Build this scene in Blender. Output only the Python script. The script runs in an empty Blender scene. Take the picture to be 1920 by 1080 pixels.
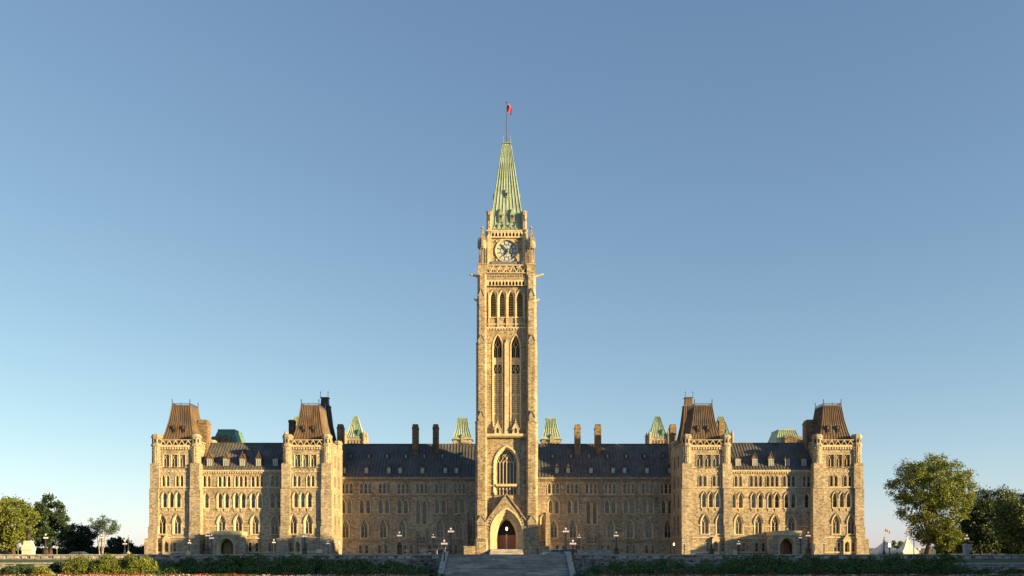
import bpy, math, random
from mathutils import Vector, Matrix, noise
from mathutils.geometry import tessellate_polygon
R = math.radians
sc = bpy.context.scene
col = sc.collection
rnd = random.Random(7)
K = 1636.0            # focal length of the photograph in its own pixels
EYE = 0.9
DL = -0.8             # level of the upper drive in front of the building

# ------------------------------------------------------------------ camera
cam = bpy.data.cameras.new('camera'); co = bpy.data.objects.new('camera', cam); col.objects.link(co)
co.location = (0, -180, EYE); co.rotation_euler = (R(90), 0, 0)
cam.sensor_width = 36; cam.lens = 36*K/1920
cam.shift_x = 10/1920; cam.shift_y = (1027-540)/1920
cam.clip_end = 6000; cam.clip_start = 0.5
sc.camera = co
# ------------------------------------------------------------------ light
SUN_AZ = 65.0; SUN_EL = 11.0
sd = Vector((math.sin(R(SUN_AZ))*math.cos(R(SUN_EL)), -math.cos(R(SUN_AZ))*math.cos(R(SUN_EL)), math.sin(R(SUN_EL))))
w = bpy.data.worlds.new('World'); sc.world = w; w.use_nodes = True
nt = w.node_tree; bg = nt.nodes['Background']
sky = nt.nodes.new('ShaderNodeTexSky'); sky.sky_type = 'NISHITA'; sky.sun_disc = False
sky.sun_elevation = R(SUN_EL); sky.sun_rotation = math.atan2(sd.x, sd.y)
sky.air_density = 1.0; sky.dust_density = 0.15; sky.ozone_density = 1.2; sky.altitude = 70
# the sky's own colours, gently graded per channel to the photograph's clear-morning blue
_sp = nt.nodes.new('ShaderNodeSeparateColor'); nt.links.new(sky.outputs[0], _sp.inputs[0]); _cb = nt.nodes.new('ShaderNodeCombineColor')
def _m(op, a, b):
    n = nt.nodes.new('ShaderNodeMath'); n.operation = op
    for k, v in enumerate((a, b)):
        if isinstance(v, (int, float)): n.inputs[k].default_value = v
        else: nt.links.new(v, n.inputs[k])
    return n.outputs[0]
_r, _g, _b = _sp.outputs
_bb = _m('MULTIPLY', _m('ADD', _g, _b), .5)
for k, (v, e, m_) in enumerate(((_r, .80, .81), (_g, .79, .94), (_bb, .625, 1.40))): nt.links.new(_m('MULTIPLY', _m('POWER', v, e), m_), _cb.inputs[k])
nt.links.new(_cb.outputs[0], bg.inputs[0]); bg.inputs[1].default_value = 0.079
sun = bpy.data.lights.new('sun', 'SUN'); sun.energy = 4.7; sun.angle = R(0.5); sun.color = (1.0, 0.72, 0.31)
so = bpy.data.objects.new('sun', sun); col.objects.link(so)
so.rotation_euler = sd.to_track_quat('Z', 'Y').to_euler(); so.location = (80, -80, 60)
sc.view_settings.view_transform = 'Standard'; sc.view_settings.look = 'None'
sc.view_settings.exposure = 1.54; sc.view_settings.gamma = 1

# ------------------------------------------------------------------ helpers
def X(px, Y): return (px-950)*(180+Y)/K
def Z(py, Y): return EYE+(1027-py)*(180+Y)/K
def link(o, parent=None):
    col.objects.link(o)
    if parent: o.parent = parent
    return o
def tag(o, label=None, cat=None, group=None, kind=None):
    if label: o['label'] = label
    if cat: o['category'] = cat
    if group: o['group'] = group
    if kind: o['kind'] = kind
    return o
def empty(name, loc=(0,0,0), label=None, cat=None, group=None, rz=0):
    o = link(bpy.data.objects.new(name, None)); o.location = loc; o.rotation_euler = (0,0,rz)
    o.empty_display_size = 0.3
    return tag(o, label, cat, group)
class MB:
    def __init__(s): s.v = []; s.f = []; s.M = None
    def add(s, vs, fs):
        n = len(s.v)
        if s.M: vs = [tuple(s.M @ Vector(v)) for v in vs]
        s.v += [tuple(v) for v in vs]; s.f += [tuple(i+n for i in f) for f in fs]; return s
    def box(s, x0,x1,y0,y1,z0,z1):
        if x0>x1: x0,x1=x1,x0
        return s.add([(x0,y0,z0),(x1,y0,z0),(x1,y1,z0),(x0,y1,z0),(x0,y0,z1),(x1,y0,z1),(x1,y1,z1),(x0,y1,z1)],
            [(0,3,2,1),(4,5,6,7),(0,1,5,4),(1,2,6,5),(2,3,7,6),(3,0,4,7)])
    def frus(s, a, b, z0, z1):           # a,b = (x0,x1,y0,y1) rectangles
        v=[(a[0],a[2],z0),(a[1],a[2],z0),(a[1],a[3],z0),(a[0],a[3],z0),(b[0],b[2],z1),(b[1],b[2],z1),(b[1],b[3],z1),(b[0],b[3],z1)]
        return s.add(v,[(0,3,2,1),(4,5,6,7),(0,1,5,4),(1,2,6,5),(2,3,7,6),(3,0,4,7)])
    def prism(s, pts, y0, y1):           # xz profile pushed along y
        n=len(pts); v=[(x,y0,z) for x,z in pts]+[(x,y1,z) for x,z in pts]
        return s.add(v,[tuple(range(n)),tuple(range(2*n-1,n-1,-1))]+[(i,i+n,(i+1)%n+n,(i+1)%n) for i in range(n)])
    def prismx(s, pts, x0, x1):          # yz profile pushed along x
        n=len(pts); v=[(x0,y,z) for y,z in pts]+[(x1,y,z) for y,z in pts]
        return s.add(v,[tuple(range(n)),tuple(range(2*n-1,n-1,-1))]+[(i,i+n,(i+1)%n+n,(i+1)%n) for i in range(n)])
    def rings(s, rings, cap=True, closed=True):
        n=len(rings[0]); v=[p for r in rings for p in r]; f=[]
        for k in range(len(rings)-1):
            for i in range(n if closed else n-1):
                j=(i+1)%n; f.append((k*n+i,k*n+j,(k+1)*n+j,(k+1)*n+i))
        if cap: f.append(tuple(range(n-1,-1,-1))); f.append(tuple((len(rings)-1)*n+i for i in range(n)))
        return s.add(v,f)
    def lathe(s, cx, cy, prof, n=10, ph=0):
        return s.rings([[(cx+r*math.cos(ph+2*math.pi*i/n), cy+r*math.sin(ph+2*math.pi*i/n), z) for i in range(n)] for r,z in prof])
    def oct(s, cx, cy, prof): return s.lathe(cx,cy,[(r/math.cos(math.pi/8),z) for r,z in prof],8,math.pi/8)
    def tube(s, p, q, r0, r1=None, n=6):
        r1 = r0 if r1 is None else r1; p=Vector(p); q=Vector(q); d=(q-p)
        if d.length<1e-6: return s
        d.normalize(); a=d.orthogonal().normalized(); b=d.cross(a)
        return s.rings([[tuple(c+a*(r*math.cos(2*math.pi*i/n))+b*(r*math.sin(2*math.pi*i/n))) for i in range(n)] for c,r in ((p,r0),(q,r1))])
    def ball(s, c, r, n=8, m=6, sz=1):
        prof=[(r*max(.02,math.sin(math.pi*k/m)), c[2]-r*sz*math.cos(math.pi*k/m)) for k in range(m+1)]
        return s.lathe(c[0],c[1],prof,n)
    def panel(s, outer, holes, y0, y1):  # xz polygon with holes, real thickness
        loops=[outer]+holes; flat=[p for l in loops for p in l]
        tris=tessellate_polygon([[Vector((x,z,0)) for x,z in l] for l in loops]); n=len(flat)
        v=[(x,y0,z) for x,z in flat]+[(x,y1,z) for x,z in flat]; f=[]
        for t in tris:
            a,b,c=t
            ar=(flat[b][0]-flat[a][0])*(flat[c][1]-flat[a][1])-(flat[c][0]-flat[a][0])*(flat[b][1]-flat[a][1])
            if ar<0: a,b=b,a
            f.append((a,b,c)); f.append((c+n,b+n,a+n))
        k=0
        for l in loops:
            m=len(l)
            for i in range(m): j=(i+1)%m; f.append((k+i,k+i+n,k+j+n,k+j))
            k+=m
        return s.add(v,f)
    def mesh(s, name, mat, smooth=False):
        me=bpy.data.meshes.new(name); me.from_pydata(s.v,[],s.f); me.materials.append(mat)
        if smooth: me.polygons.foreach_set('use_smooth',[True]*len(me.polygons))
        me.update(); return me
    def build(s, name, mat, parent=None, smooth=False, label=None):
        o=link(bpy.data.objects.new(name, s.mesh(name,mat,smooth)),parent)
        if label: o['label']=label
        return o
def arch(cx, w, zb, zs, za, n=6, flat=False):
    """pointed-arch loop, counter-clockwise, half width w"""
    if flat: return [(cx-w,zb),(cx+w,zb),(cx+w,za),(cx-w,za)]
    h=max(za-zs, w*1.0001); Rr=(w*w+h*h)/(2*w); t1=math.asin(min(1,h/Rr))
    pts=[(cx-w,zb),(cx+w,zb)]
    for i in range(n): t=t1*i/n; pts.append((cx+w-Rr+Rr*math.cos(t), zs+Rr*math.sin(t)))
    pts.append((cx,zs+h))
    for i in range(n-1,-1,-1): t=t1*i/n; pts.append((cx-w+Rr-Rr*math.cos(t), zs+Rr*math.sin(t)))
    return pts

# ------------------------------------------------------------------ materials
def newmat(name):
    m=bpy.data.materials.new(name); m.use_nodes=True; t=m.node_tree; return m,t,t.nodes['Principled BSDF']
def N(t, typ, **kw):
    n=t.nodes.new(typ)
    for k,v in kw.items(): setattr(n,k,v)
    return n
def ramp(t, fac, cols):
    r=N(t,'ShaderNodeValToRGB'); e=r.color_ramp.elements
    while len(e)<len(cols): e.new(0.5)
    for i,(p,c) in enumerate(cols): e[i].position=p; e[i].color=(*c,1)
    t.links.new(fac,r.inputs[0]); return r.outputs[0]
def boxuv(t):
    g=N(t,'ShaderNodeNewGeometry'); sp=N(t,'ShaderNodeSeparateXYZ'); t.links.new(g.outputs['Position'],sp.inputs[0])
    sn=N(t,'ShaderNodeSeparateXYZ'); t.links.new(g.outputs['True Normal'],sn.inputs[0])
    a=N(t,'ShaderNodeMath',operation='ABSOLUTE'); t.links.new(sn.outputs[0],a.inputs[0])
    gt=N(t,'ShaderNodeMath',operation='GREATER_THAN'); t.links.new(a.outputs[0],gt.inputs[0]); gt.inputs[1].default_value=.71
    mx=N(t,'ShaderNodeMix',data_type='FLOAT'); t.links.new(gt.outputs[0],mx.inputs[0]); t.links.new(sp.outputs[0],mx.inputs[2]); t.links.new(sp.outputs[1],mx.inputs[3])
    c=N(t,'ShaderNodeCombineXYZ'); t.links.new(mx.outputs[0],c.inputs[0]); t.links.new(sp.outputs[2],c.inputs[1]); t.links.new(sp.outputs[1],c.inputs[2])
    return c.outputs[0], g.outputs['Position']
def scaled(t, vec, s):
    m=N(t,'ShaderNodeMapping'); m.inputs['Scale'].default_value=s; t.links.new(vec,m.inputs[0]); return m.outputs[0]
def noise_(t, vec, sc_, det=4, rough=.6):
    n=N(t,'ShaderNodeTexNoise'); n.inputs['Scale'].default_value=sc_; n.inputs['Detail'].default_value=det; n.inputs['Roughness'].default_value=rough
    t.links.new(vec,n.inputs['Vector']); return n.outputs[0]
def mixc(t, typ, fac, a, b):
    m=N(t,'ShaderNodeMix',data_type='RGBA',blend_type=typ)
    if isinstance(fac,(int,float)): m.inputs[0].default_value=fac
    else: t.links.new(fac,m.inputs[0])
    for s,v in ((6,a),(7,b)):
        if isinstance(v,tuple): m.inputs[s].default_value=(*v,1)
        else: t.links.new(v,m.inputs[s])
    return m.outputs[2]
def bump(t,b,h,s=.3,d=.05):
    n=N(t,'ShaderNodeBump'); n.inputs['Strength'].default_value=s; n.inputs['Distance'].default_value=d
    t.links.new(h,n.inputs['Height']); t.links.new(n.outputs[0],b.inputs['Normal'])
def stone_mat(name, pal, mortar, bw, rh, ms=.015, stain=.5, cell=None, bs=.5):
    m,t,b=newmat(name); uv,pos=boxuv(t)
    cs = cell or (1.3,4.2,1.3)
    v=N(t,'ShaderNodeTexVoronoi'); v.inputs['Scale'].default_value=1.0; v.inputs['Randomness'].default_value=.9
    t.links.new(scaled(t,uv,cs),v.inputs['Vector'])
    sp=N(t,'ShaderNodeSeparateColor'); t.links.new(v.outputs['Color'],sp.inputs[0])
    c=ramp(t,sp.outputs[0],[(i/(len(pal)-1),p) for i,p in enumerate(pal)])
    br=N(t,'ShaderNodeTexBrick'); t.links.new(uv,br.inputs['Vector']); br.inputs['Scale'].default_value=1
    br.inputs['Brick Width'].default_value=bw; br.inputs['Row Height'].default_value=rh; br.inputs['Mortar Size'].default_value=ms
    br.inputs['Color1'].default_value=(1.12,1.1,1.08,1); br.inputs['Color2'].default_value=(.8,.78,.76,1); br.inputs['Mortar'].default_value=(*mortar,1)
    c=mixc(t,'MULTIPLY',1.0,c,br.outputs['Color'])
    st=noise_(t,scaled(t,uv,(.22,.1,.22)),1.0,5,.65)
    sr=ramp(t,st,[(.32,(1-stain*.55,)*3),(.6,(1.08,)*3)])
    c=mixc(t,'MULTIPLY',1.0,c,sr)
    c=mixc(t,'MULTIPLY',1.0,c,ramp(t,noise_(t,scaled(t,uv,(1.1,.13,1.1)),1.0,4,.7),[(.34,(.72,.70,.67)),(.5,(1,1,1)),(.7,(1.07,1.07,1.07))]))
    t.links.new(c,b.inputs['Base Color']); b.inputs['Roughness'].default_value=.9
    bn=N(t,'ShaderNodeMath',operation='ADD'); t.links.new(sp.outputs[1],bn.inputs[0]); t.links.new(noise_(t,uv,6,3),bn.inputs[1])
    bump(t,b,bn.outputs[0],bs,.05); return m
def plain(name, c, rough=.7, var=.25, scale=1.5, metal=0, stretch=(1,1,1), bs=0, emit=None):
    m,t,b=newmat(name); g=N(t,'ShaderNodeNewGeometry')
    n=noise_(t,scaled(t,g.outputs['Position'],stretch),scale,5,.65)
    lo=tuple(x*(1-var) for x in c); hi=tuple(min(1,x*(1+var)) for x in c)
    t.links.new(ramp(t,n,[(.3,lo),(.7,hi)]),b.inputs['Base Color']); b.inputs['Roughness'].default_value=rough; b.inputs['Metallic'].default_value=metal
    if bs: bump(t,b,n,bs,.05)
    if emit: b.inputs['Emission Color'].default_value=(*emit[0],1); b.inputs['Emission Strength'].default_value=emit[1]
    return m
M={}
M['stone']=stone_mat('rubble_sandstone',[(.17,.14,.105),(.38,.315,.23),(.455,.38,.28),(.52,.435,.325),(.40,.335,.245),(.26,.215,.16),(.58,.49,.37)],(.62,.6,.58),.62,.24,.02,.5,(2.7,6.5,2.7))
M['tower']=stone_mat('tower_ashlar',[(.17,.13,.088),(.37,.288,.19),(.45,.355,.238),(.51,.405,.275),(.30,.235,.155),(.41,.325,.215)],(.6,.58,.56),.8,.36,.02,.45,(2.5,5,2.5),.5)
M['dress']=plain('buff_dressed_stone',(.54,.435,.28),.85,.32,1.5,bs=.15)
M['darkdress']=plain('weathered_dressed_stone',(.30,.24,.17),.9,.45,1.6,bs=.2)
M['chim']=stone_mat('chimney_stone',[(.10,.075,.05),(.26,.18,.10),(.30,.22,.13),(.17,.12,.075),(.34,.25,.15)],(.6,.58,.55),.5,.28,.02,.8)
M['wall']=stone_mat('retaining_wall_stone',[(.07,.066,.064),(.25,.235,.22),(.33,.31,.29),(.46,.43,.40),(.17,.16,.155),(.38,.34,.30)],(.45,.45,.45),.55,.22,.02,.8,(2.2,4.2,2.2),.7)
M['coping']=plain('grey_coping_stone',(.36,.34,.315),.85,.45,2.5)
M['step']=stone_mat('worn_granite_step',[(.20,.19,.19),(.34,.315,.31),(.50,.465,.455),(.26,.245,.24),(.42,.39,.38)],(.6,.6,.6),2.2,.5,.01,.9,(.5,6,1.4),.2)
def roof_mat(name,a,b_,c_):
    m,t,b=newmat(name); g=N(t,'ShaderNodeNewGeometry')
    n1=noise_(t,scaled(t,g.outputs['Position'],(1.6,.5,.22)),1.2,5,.7); n2=noise_(t,g.outputs['Position'],.35,3,.6)
    c=ramp(t,n1,[(.28,a),(.5,b_),(.72,c_)]); c=mixc(t,'MULTIPLY',1.0,c,ramp(t,n2,[(.3,(.66,.68,.70)),(.7,(1.2,1.17,1.14))]))
    t.links.new(c,b.inputs['Base Color']); b.inputs['Roughness'].default_value=.55; b.inputs['Metallic'].default_value=.0
    b.inputs['Specular IOR Level'].default_value=.35
    return m
M['roof']=roof_mat('dark_bronze_copper',(.060,.061,.066),(.098,.095,.092),(.15,.135,.112))
M['brown']=roof_mat('brown_copper',(.07,.045,.03),(.125,.083,.053),(.185,.128,.083))
M['green']=roof_mat('green_patina_copper',(.17,.25,.19),(.30,.375,.285),(.38,.45,.35))
M['teal']=roof_mat('teal_patina_copper',(.07,.17,.13),(.11,.24,.18),(.15,.29,.21))
M['black']=plain('black_slate',(.035,.035,.04),.6,.3)
M['iron']=plain('black_cast_iron',(.03,.03,.032),.45,.3)
M['lead']=plain('blue_grey_lead',(.13,.14,.19),.6,.2)
M['void']=plain('dark_opening_and_shade',(.015,.013,.012),.9,.2)  # black for openings, and for shade painted into arcades and spire dormers
M['glow']=plain('lit_globe',(.7,.64,.56),.3,.02,emit=((1,.72,.5),.25))
M['lantern']=plain('lit_lantern_glass',(.85,.75,.6),.3,.02,emit=((1,.72,.45),2.0))
M['wood']=plain('brown_door_wood',(.32,.11,.05),.55,.3,3,stretch=(6,1,.5))
M['panelwood']=plain('pale_panel_wood',(.36,.25,.13),.6,.2,3,stretch=(6,1,.5))
M['white']=plain('white_canvas',(.66,.65,.64),.8,.06)
M['tan']=plain('tan_canvas',(.62,.43,.24),.8,.1)
M['cream']=plain('cream_paint',(.62,.58,.46),.6,.08)
M['gate']=plain('pale_cut_granite',(.33,.31,.27),.85,.5,2.5)
M['redgran']=plain('red_granite',(.24,.11,.085),.6,.25,4)
M['bronze']=plain('dark_bronze',(.07,.05,.035),.45,.4,3,.6)
M['red']=plain('red_cloth',(.62,.03,.025),.8,.1)
M['bark']=plain('tree_bark',(.07,.05,.035),.95,.35,4)
M['palebark']=plain('pale_birch_bark',(.34,.31,.25),.8,.3,4)
M['greycar']=plain('silver_car_paint',(.42,.45,.50),.3,.04,metal=.4)
M['redcar']=plain('dark_red_car_paint',(.16,.03,.03),.3,.05)
M['bluecar']=plain('blue_grey_car_paint',(.07,.10,.16),.3,.05)
M['tyre']=plain('black_rubber',(.02,.02,.02),.8,.1)
M['hub']=plain('alloy_wheel',(.4,.4,.42),.35,.1,metal=.7)
M['soil']=plain('dark_garden_soil',(.035,.026,.018),.95,.4,3)
M['asphalt']=plain('asphalt_drive',(.06,.058,.056),.9,.2,2)
M['grass']=plain('lawn_turf',(.045,.085,.02),.95,.4,6,bs=.5)
M['ground']=plain('distant_ground',(.06,.075,.03),.95,.35,.05)
M['dialwhite']=plain('opal_dial_glass',(.42,.46,.47),.35,.12,2)
M['dialring']=plain('dial_surround_stone',(.44,.34,.21),.8,.15)
M['grey']=plain('grey_painted_metal',(.22,.23,.24),.5,.15)
def glass_mat(name, cols):
    m,t,b=newmat(name); oi=N(t,'ShaderNodeObjectInfo'); tc=N(t,'ShaderNodeTexCoord'); sp=N(t,'ShaderNodeSeparateXYZ'); t.links.new(tc.outputs['Generated'],sp.inputs[0])
    c=ramp(t,oi.outputs['Random'],cols); t.nodes[-1].color_ramp.interpolation='CONSTANT' if False else 'LINEAR'
    # blind drawn part way down behind the pane, at a height that differs from window to window
    mu=N(t,'ShaderNodeMath',operation='MULTIPLY'); t.links.new(oi.outputs['Random'],mu.inputs[0]); mu.inputs[1].default_value=7.31
    fr=N(t,'ShaderNodeMath',operation='FRACT'); t.links.new(mu.outputs[0],fr.inputs[0])
    gt=N(t,'ShaderNodeMath',operation='GREATER_THAN'); t.links.new(sp.outputs[2],gt.inputs[0]); t.links.new(fr.outputs[0],gt.inputs[1])
    ml=N(t,'ShaderNodeMath',operation='MULTIPLY'); t.links.new(gt.outputs[0],ml.inputs[0]); ml.inputs[1].default_value=.35
    c=mixc(t,'MIX',ml.outputs[0],c,(.17,.20,.20))
    g=N(t,'ShaderNodeNewGeometry'); n=noise_(t,g.outputs['Position'],2.5,2); c=mixc(t,'MULTIPLY',.6,c,ramp(t,n,[(.3,(.6,)*3),(.7,(1.3,)*3)]))
    t.links.new(c,b.inputs['Base Color']); b.inputs['Roughness'].default_value=.12; b.inputs['Specular IOR Level'].default_value=.5
    bump(t,b,n,.04,.02); return m
M['glass']=glass_mat('window_glass',[(0,(.012,.016,.02)),(.25,(.04,.055,.065)),(.45,(.02,.026,.032)),(.6,(.08,.11,.12)),(.8,(.025,.022,.02)),(1,(.14,.155,.155))])
M['dglass']=plain('dormer_window_glass',(.22,.26,.28),.15,.35,1.2)
M['roofd']=roof_mat('dormer_dark_copper',(.05,.035,.035),(.075,.055,.05),(.1,.07,.06))
M['yellow']=plain('yellow_canvas',(.75,.5,.15),.8,.1)
M['tanpole']=plain('tan_painted_metal',(.34,.25,.15),.6,.2)
M['darkglass']=plain('dark_leaded_glass',(.035,.03,.035),.25,.4,3)

# ------------------------------------------------------------------ window kinds (mesh data shared by every copy)
KIND={}
def make_kind(name, w, h, m, spring, tracery=None, flat=False, depth=.34, apexm=1.35, sill=True):
    """w half width, h opening height, m stone margin, spring height of the springing"""
    def lp(e, ez=None): return arch(0, w+e, -e*.2 if e else 0, spring, h+e*apexm if not flat else h+e*.8, flat=flat)
    L=[(lp(m),.12),(lp(m),-.09),(lp(m*.5),-.09),(lp(0),depth)]
    s=MB()
    rings=[[(x,y,z) for x,z in l] for l,y in L]; s.rings(rings,cap=False)
    if sill: s.box(-w-m*1.05,w+m*1.05,-.16,.1,-.24,-m*.2-.003)
    hm=None
    if not flat and m>=.25:
        hm=MB(); A=arch(0,w+m+.10,spring-.05,spring,h+(m+.10)*apexm); B_=arch(0,w+m-.004,spring-.05,spring,h+(m-.004)*apexm)
        A=A[1:]+A[:1]; B_=B_[1:]+B_[:1]; nA=len(A)
        hm.rings([[(x,y,z) for (x,z),y in zip(l,[yy]*nA)] for l,yy in ((B_,-.02),(B_,-.17),(A,-.17),(A,-.02))],cap=False,closed=False)
    g=MB(); gl=lp(0.02); g.add([(x,depth-.03,z) for x,z in gl],[tuple(range(len(gl)))])
    tr=None
    if tracery:
        tr=MB(); b=.055
        if tracery=='mid': tr.box(-w,w,depth-.10,depth-.035,h*.48,h*.48+.05)
        if tracery=='y':
            tr.box(-b,b,depth-.16,depth-.035,0,spring*1.0)
            for sg in (-1,1):
                P=[(0,spring*.92),(sg*w*.35,spring+ (h-spring)*.25),(sg*w*.62,spring+(h-spring)*.50)]
                for a,c in zip(P,P[1:]): tr.tube((a[0],depth-.1,a[1]),(c[0],depth-.1,c[1]),.05,.05,4)
                Q=[(sg*w,spring*.85),(sg*w*.75,spring+(h-spring)*.12),(sg*w*.5,spring+(h-spring)*.24),(sg*w*.1,spring+(h-spring)*.62),(0,h*.97)]
                for a,c in zip(Q[1:],Q[2:]): tr.tube((a[0],depth-.1,a[1]),(c[0],depth-.1,c[1]),.04,.04,4)
            tr.box(-w,w,depth-.1,depth-.035,h*.42,h*.42+.045)
        if tracery=='rect':
            tr.box(-b,b,depth-.16,depth-.035,0,h*.66)
            for sg in (-1,1):
                tr.tube((0,depth-.1,h*.6),(sg*w*.55,depth-.1,h*.82),.05,.05,4); tr.tube((sg*w*.55,depth-.1,h*.82),(sg*w*.95,depth-.1,h),.05,.05,4)
                tr.tube((sg*w*.95,depth-.1,h*.62),(sg*w*.4,depth-.1,h*.8),.05,.05,4); tr.tube((sg*w*.45,depth-.1,h*.8),(0,depth-.1,h),.05,.05,4)
        if tracery=='louver':
            n=int(h/.35)
            for i in range(n): tr.box(-w*.92,w*.92,depth-.22,depth-.04,.1+i*.35,.19+i*.35)
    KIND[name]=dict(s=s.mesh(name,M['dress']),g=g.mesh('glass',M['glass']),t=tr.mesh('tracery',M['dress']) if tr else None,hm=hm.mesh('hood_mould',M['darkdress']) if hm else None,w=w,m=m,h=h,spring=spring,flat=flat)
    KIND[name]['hole']=lambda cx,zb,w=w,m=m,h=h,sp=spring,fl=flat: arch(cx,w+m-.03,zb-m*.2+.012,zb+sp,zb+((h+m*1.3-.02) if not fl else h+m*.78),flat=fl)
S=.11
make_kind('lancet_window',.265,2.25,.17,1.65,'mid')
make_kind('arched_window',.35,2.85,.30,1.95,'mid')
make_kind('traceried_window',.60,3.65,.38,2.15,'y')
make_kind('square_headed_window',.56,2.42,.16,2.0,'rect',flat=True)
make_kind('basement_window',.29,1.75,.15,1.5,'mid',flat=True)
make_kind('tall_slit_window',.36,5.0,.26,4.2,None)
make_kind('slit_triplet_window',.24,1.30,.10,1.2,None,flat=True)
make_kind('belfry_opening',.47,5.0,.42,3.7,'louver',depth=.8)
for k in ('belfry_opening',): KIND[k]['g'].materials[0]=M['void']
def window(kind, x, y, z, rz, parent, glass=None):
    k=KIND[kind]; o=link(bpy.data.objects.new(kind,k['s']),parent); o.location=(x,y,z); o.rotation_euler=(0,0,rz)
    g=link(bpy.data.objects.new('glass' if kind!='belfry_opening' else 'dark_void',k['g']),o)
    if k['hm']: link(bpy.data.objects.new('hood_mould',k['hm']),o)
    if k['t']: link(bpy.data.objects.new('tracery' if kind!='belfry_opening' else 'louver',k['t']),o)
    return o

def seams(mb, q, n, r=.07, skip=0):
    """standing seams up a roof quad q=(bl,br,tr,tl)"""
    bl,br,tr,tl=[Vector(v) for v in q]; nr=((br-bl).cross(tl-bl)).normalized(); ux=(br-bl).normalized()
    for i in range(n+1):
        t=i/n; a=bl.lerp(br,t); b=tl.lerp(tr,t); 
        vs=[a-ux*r+nr*-.02,a+ux*r+nr*-.02,a+nr*r*1.5,b-ux*r-nr*.02,b+ux*r-nr*.02,b+nr*r*1.5]
        mb.add([tuple(v) for v in vs],[(0,2,5,3),(2,1,4,5),(0,1,2),(3,5,4)])

# ================================================================== PARLIAMENT BUILDING
PB=empty('parliament_building',(0,6,0),'long Gothic sandstone parliament block with brown mansard roofs stretching either side of the clock tower','building')
PB.location=(0,0,0)
def part(mb,name,mat,parent=PB,**k): return mb.build(name,mat,parent,**k)
def corbels(mb,x0,x1,y,z0,z1,step,proud=.22,w=.5):
    n=max(1,int(abs(x1-x0)/step)); st=(x1-x0)/n
    for i in range(n): c=x0+st*(i+.5); mb.box(c-abs(st)*w/2,c+abs(st)*w/2,y-proud,y+.02,z0,z1)

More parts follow.
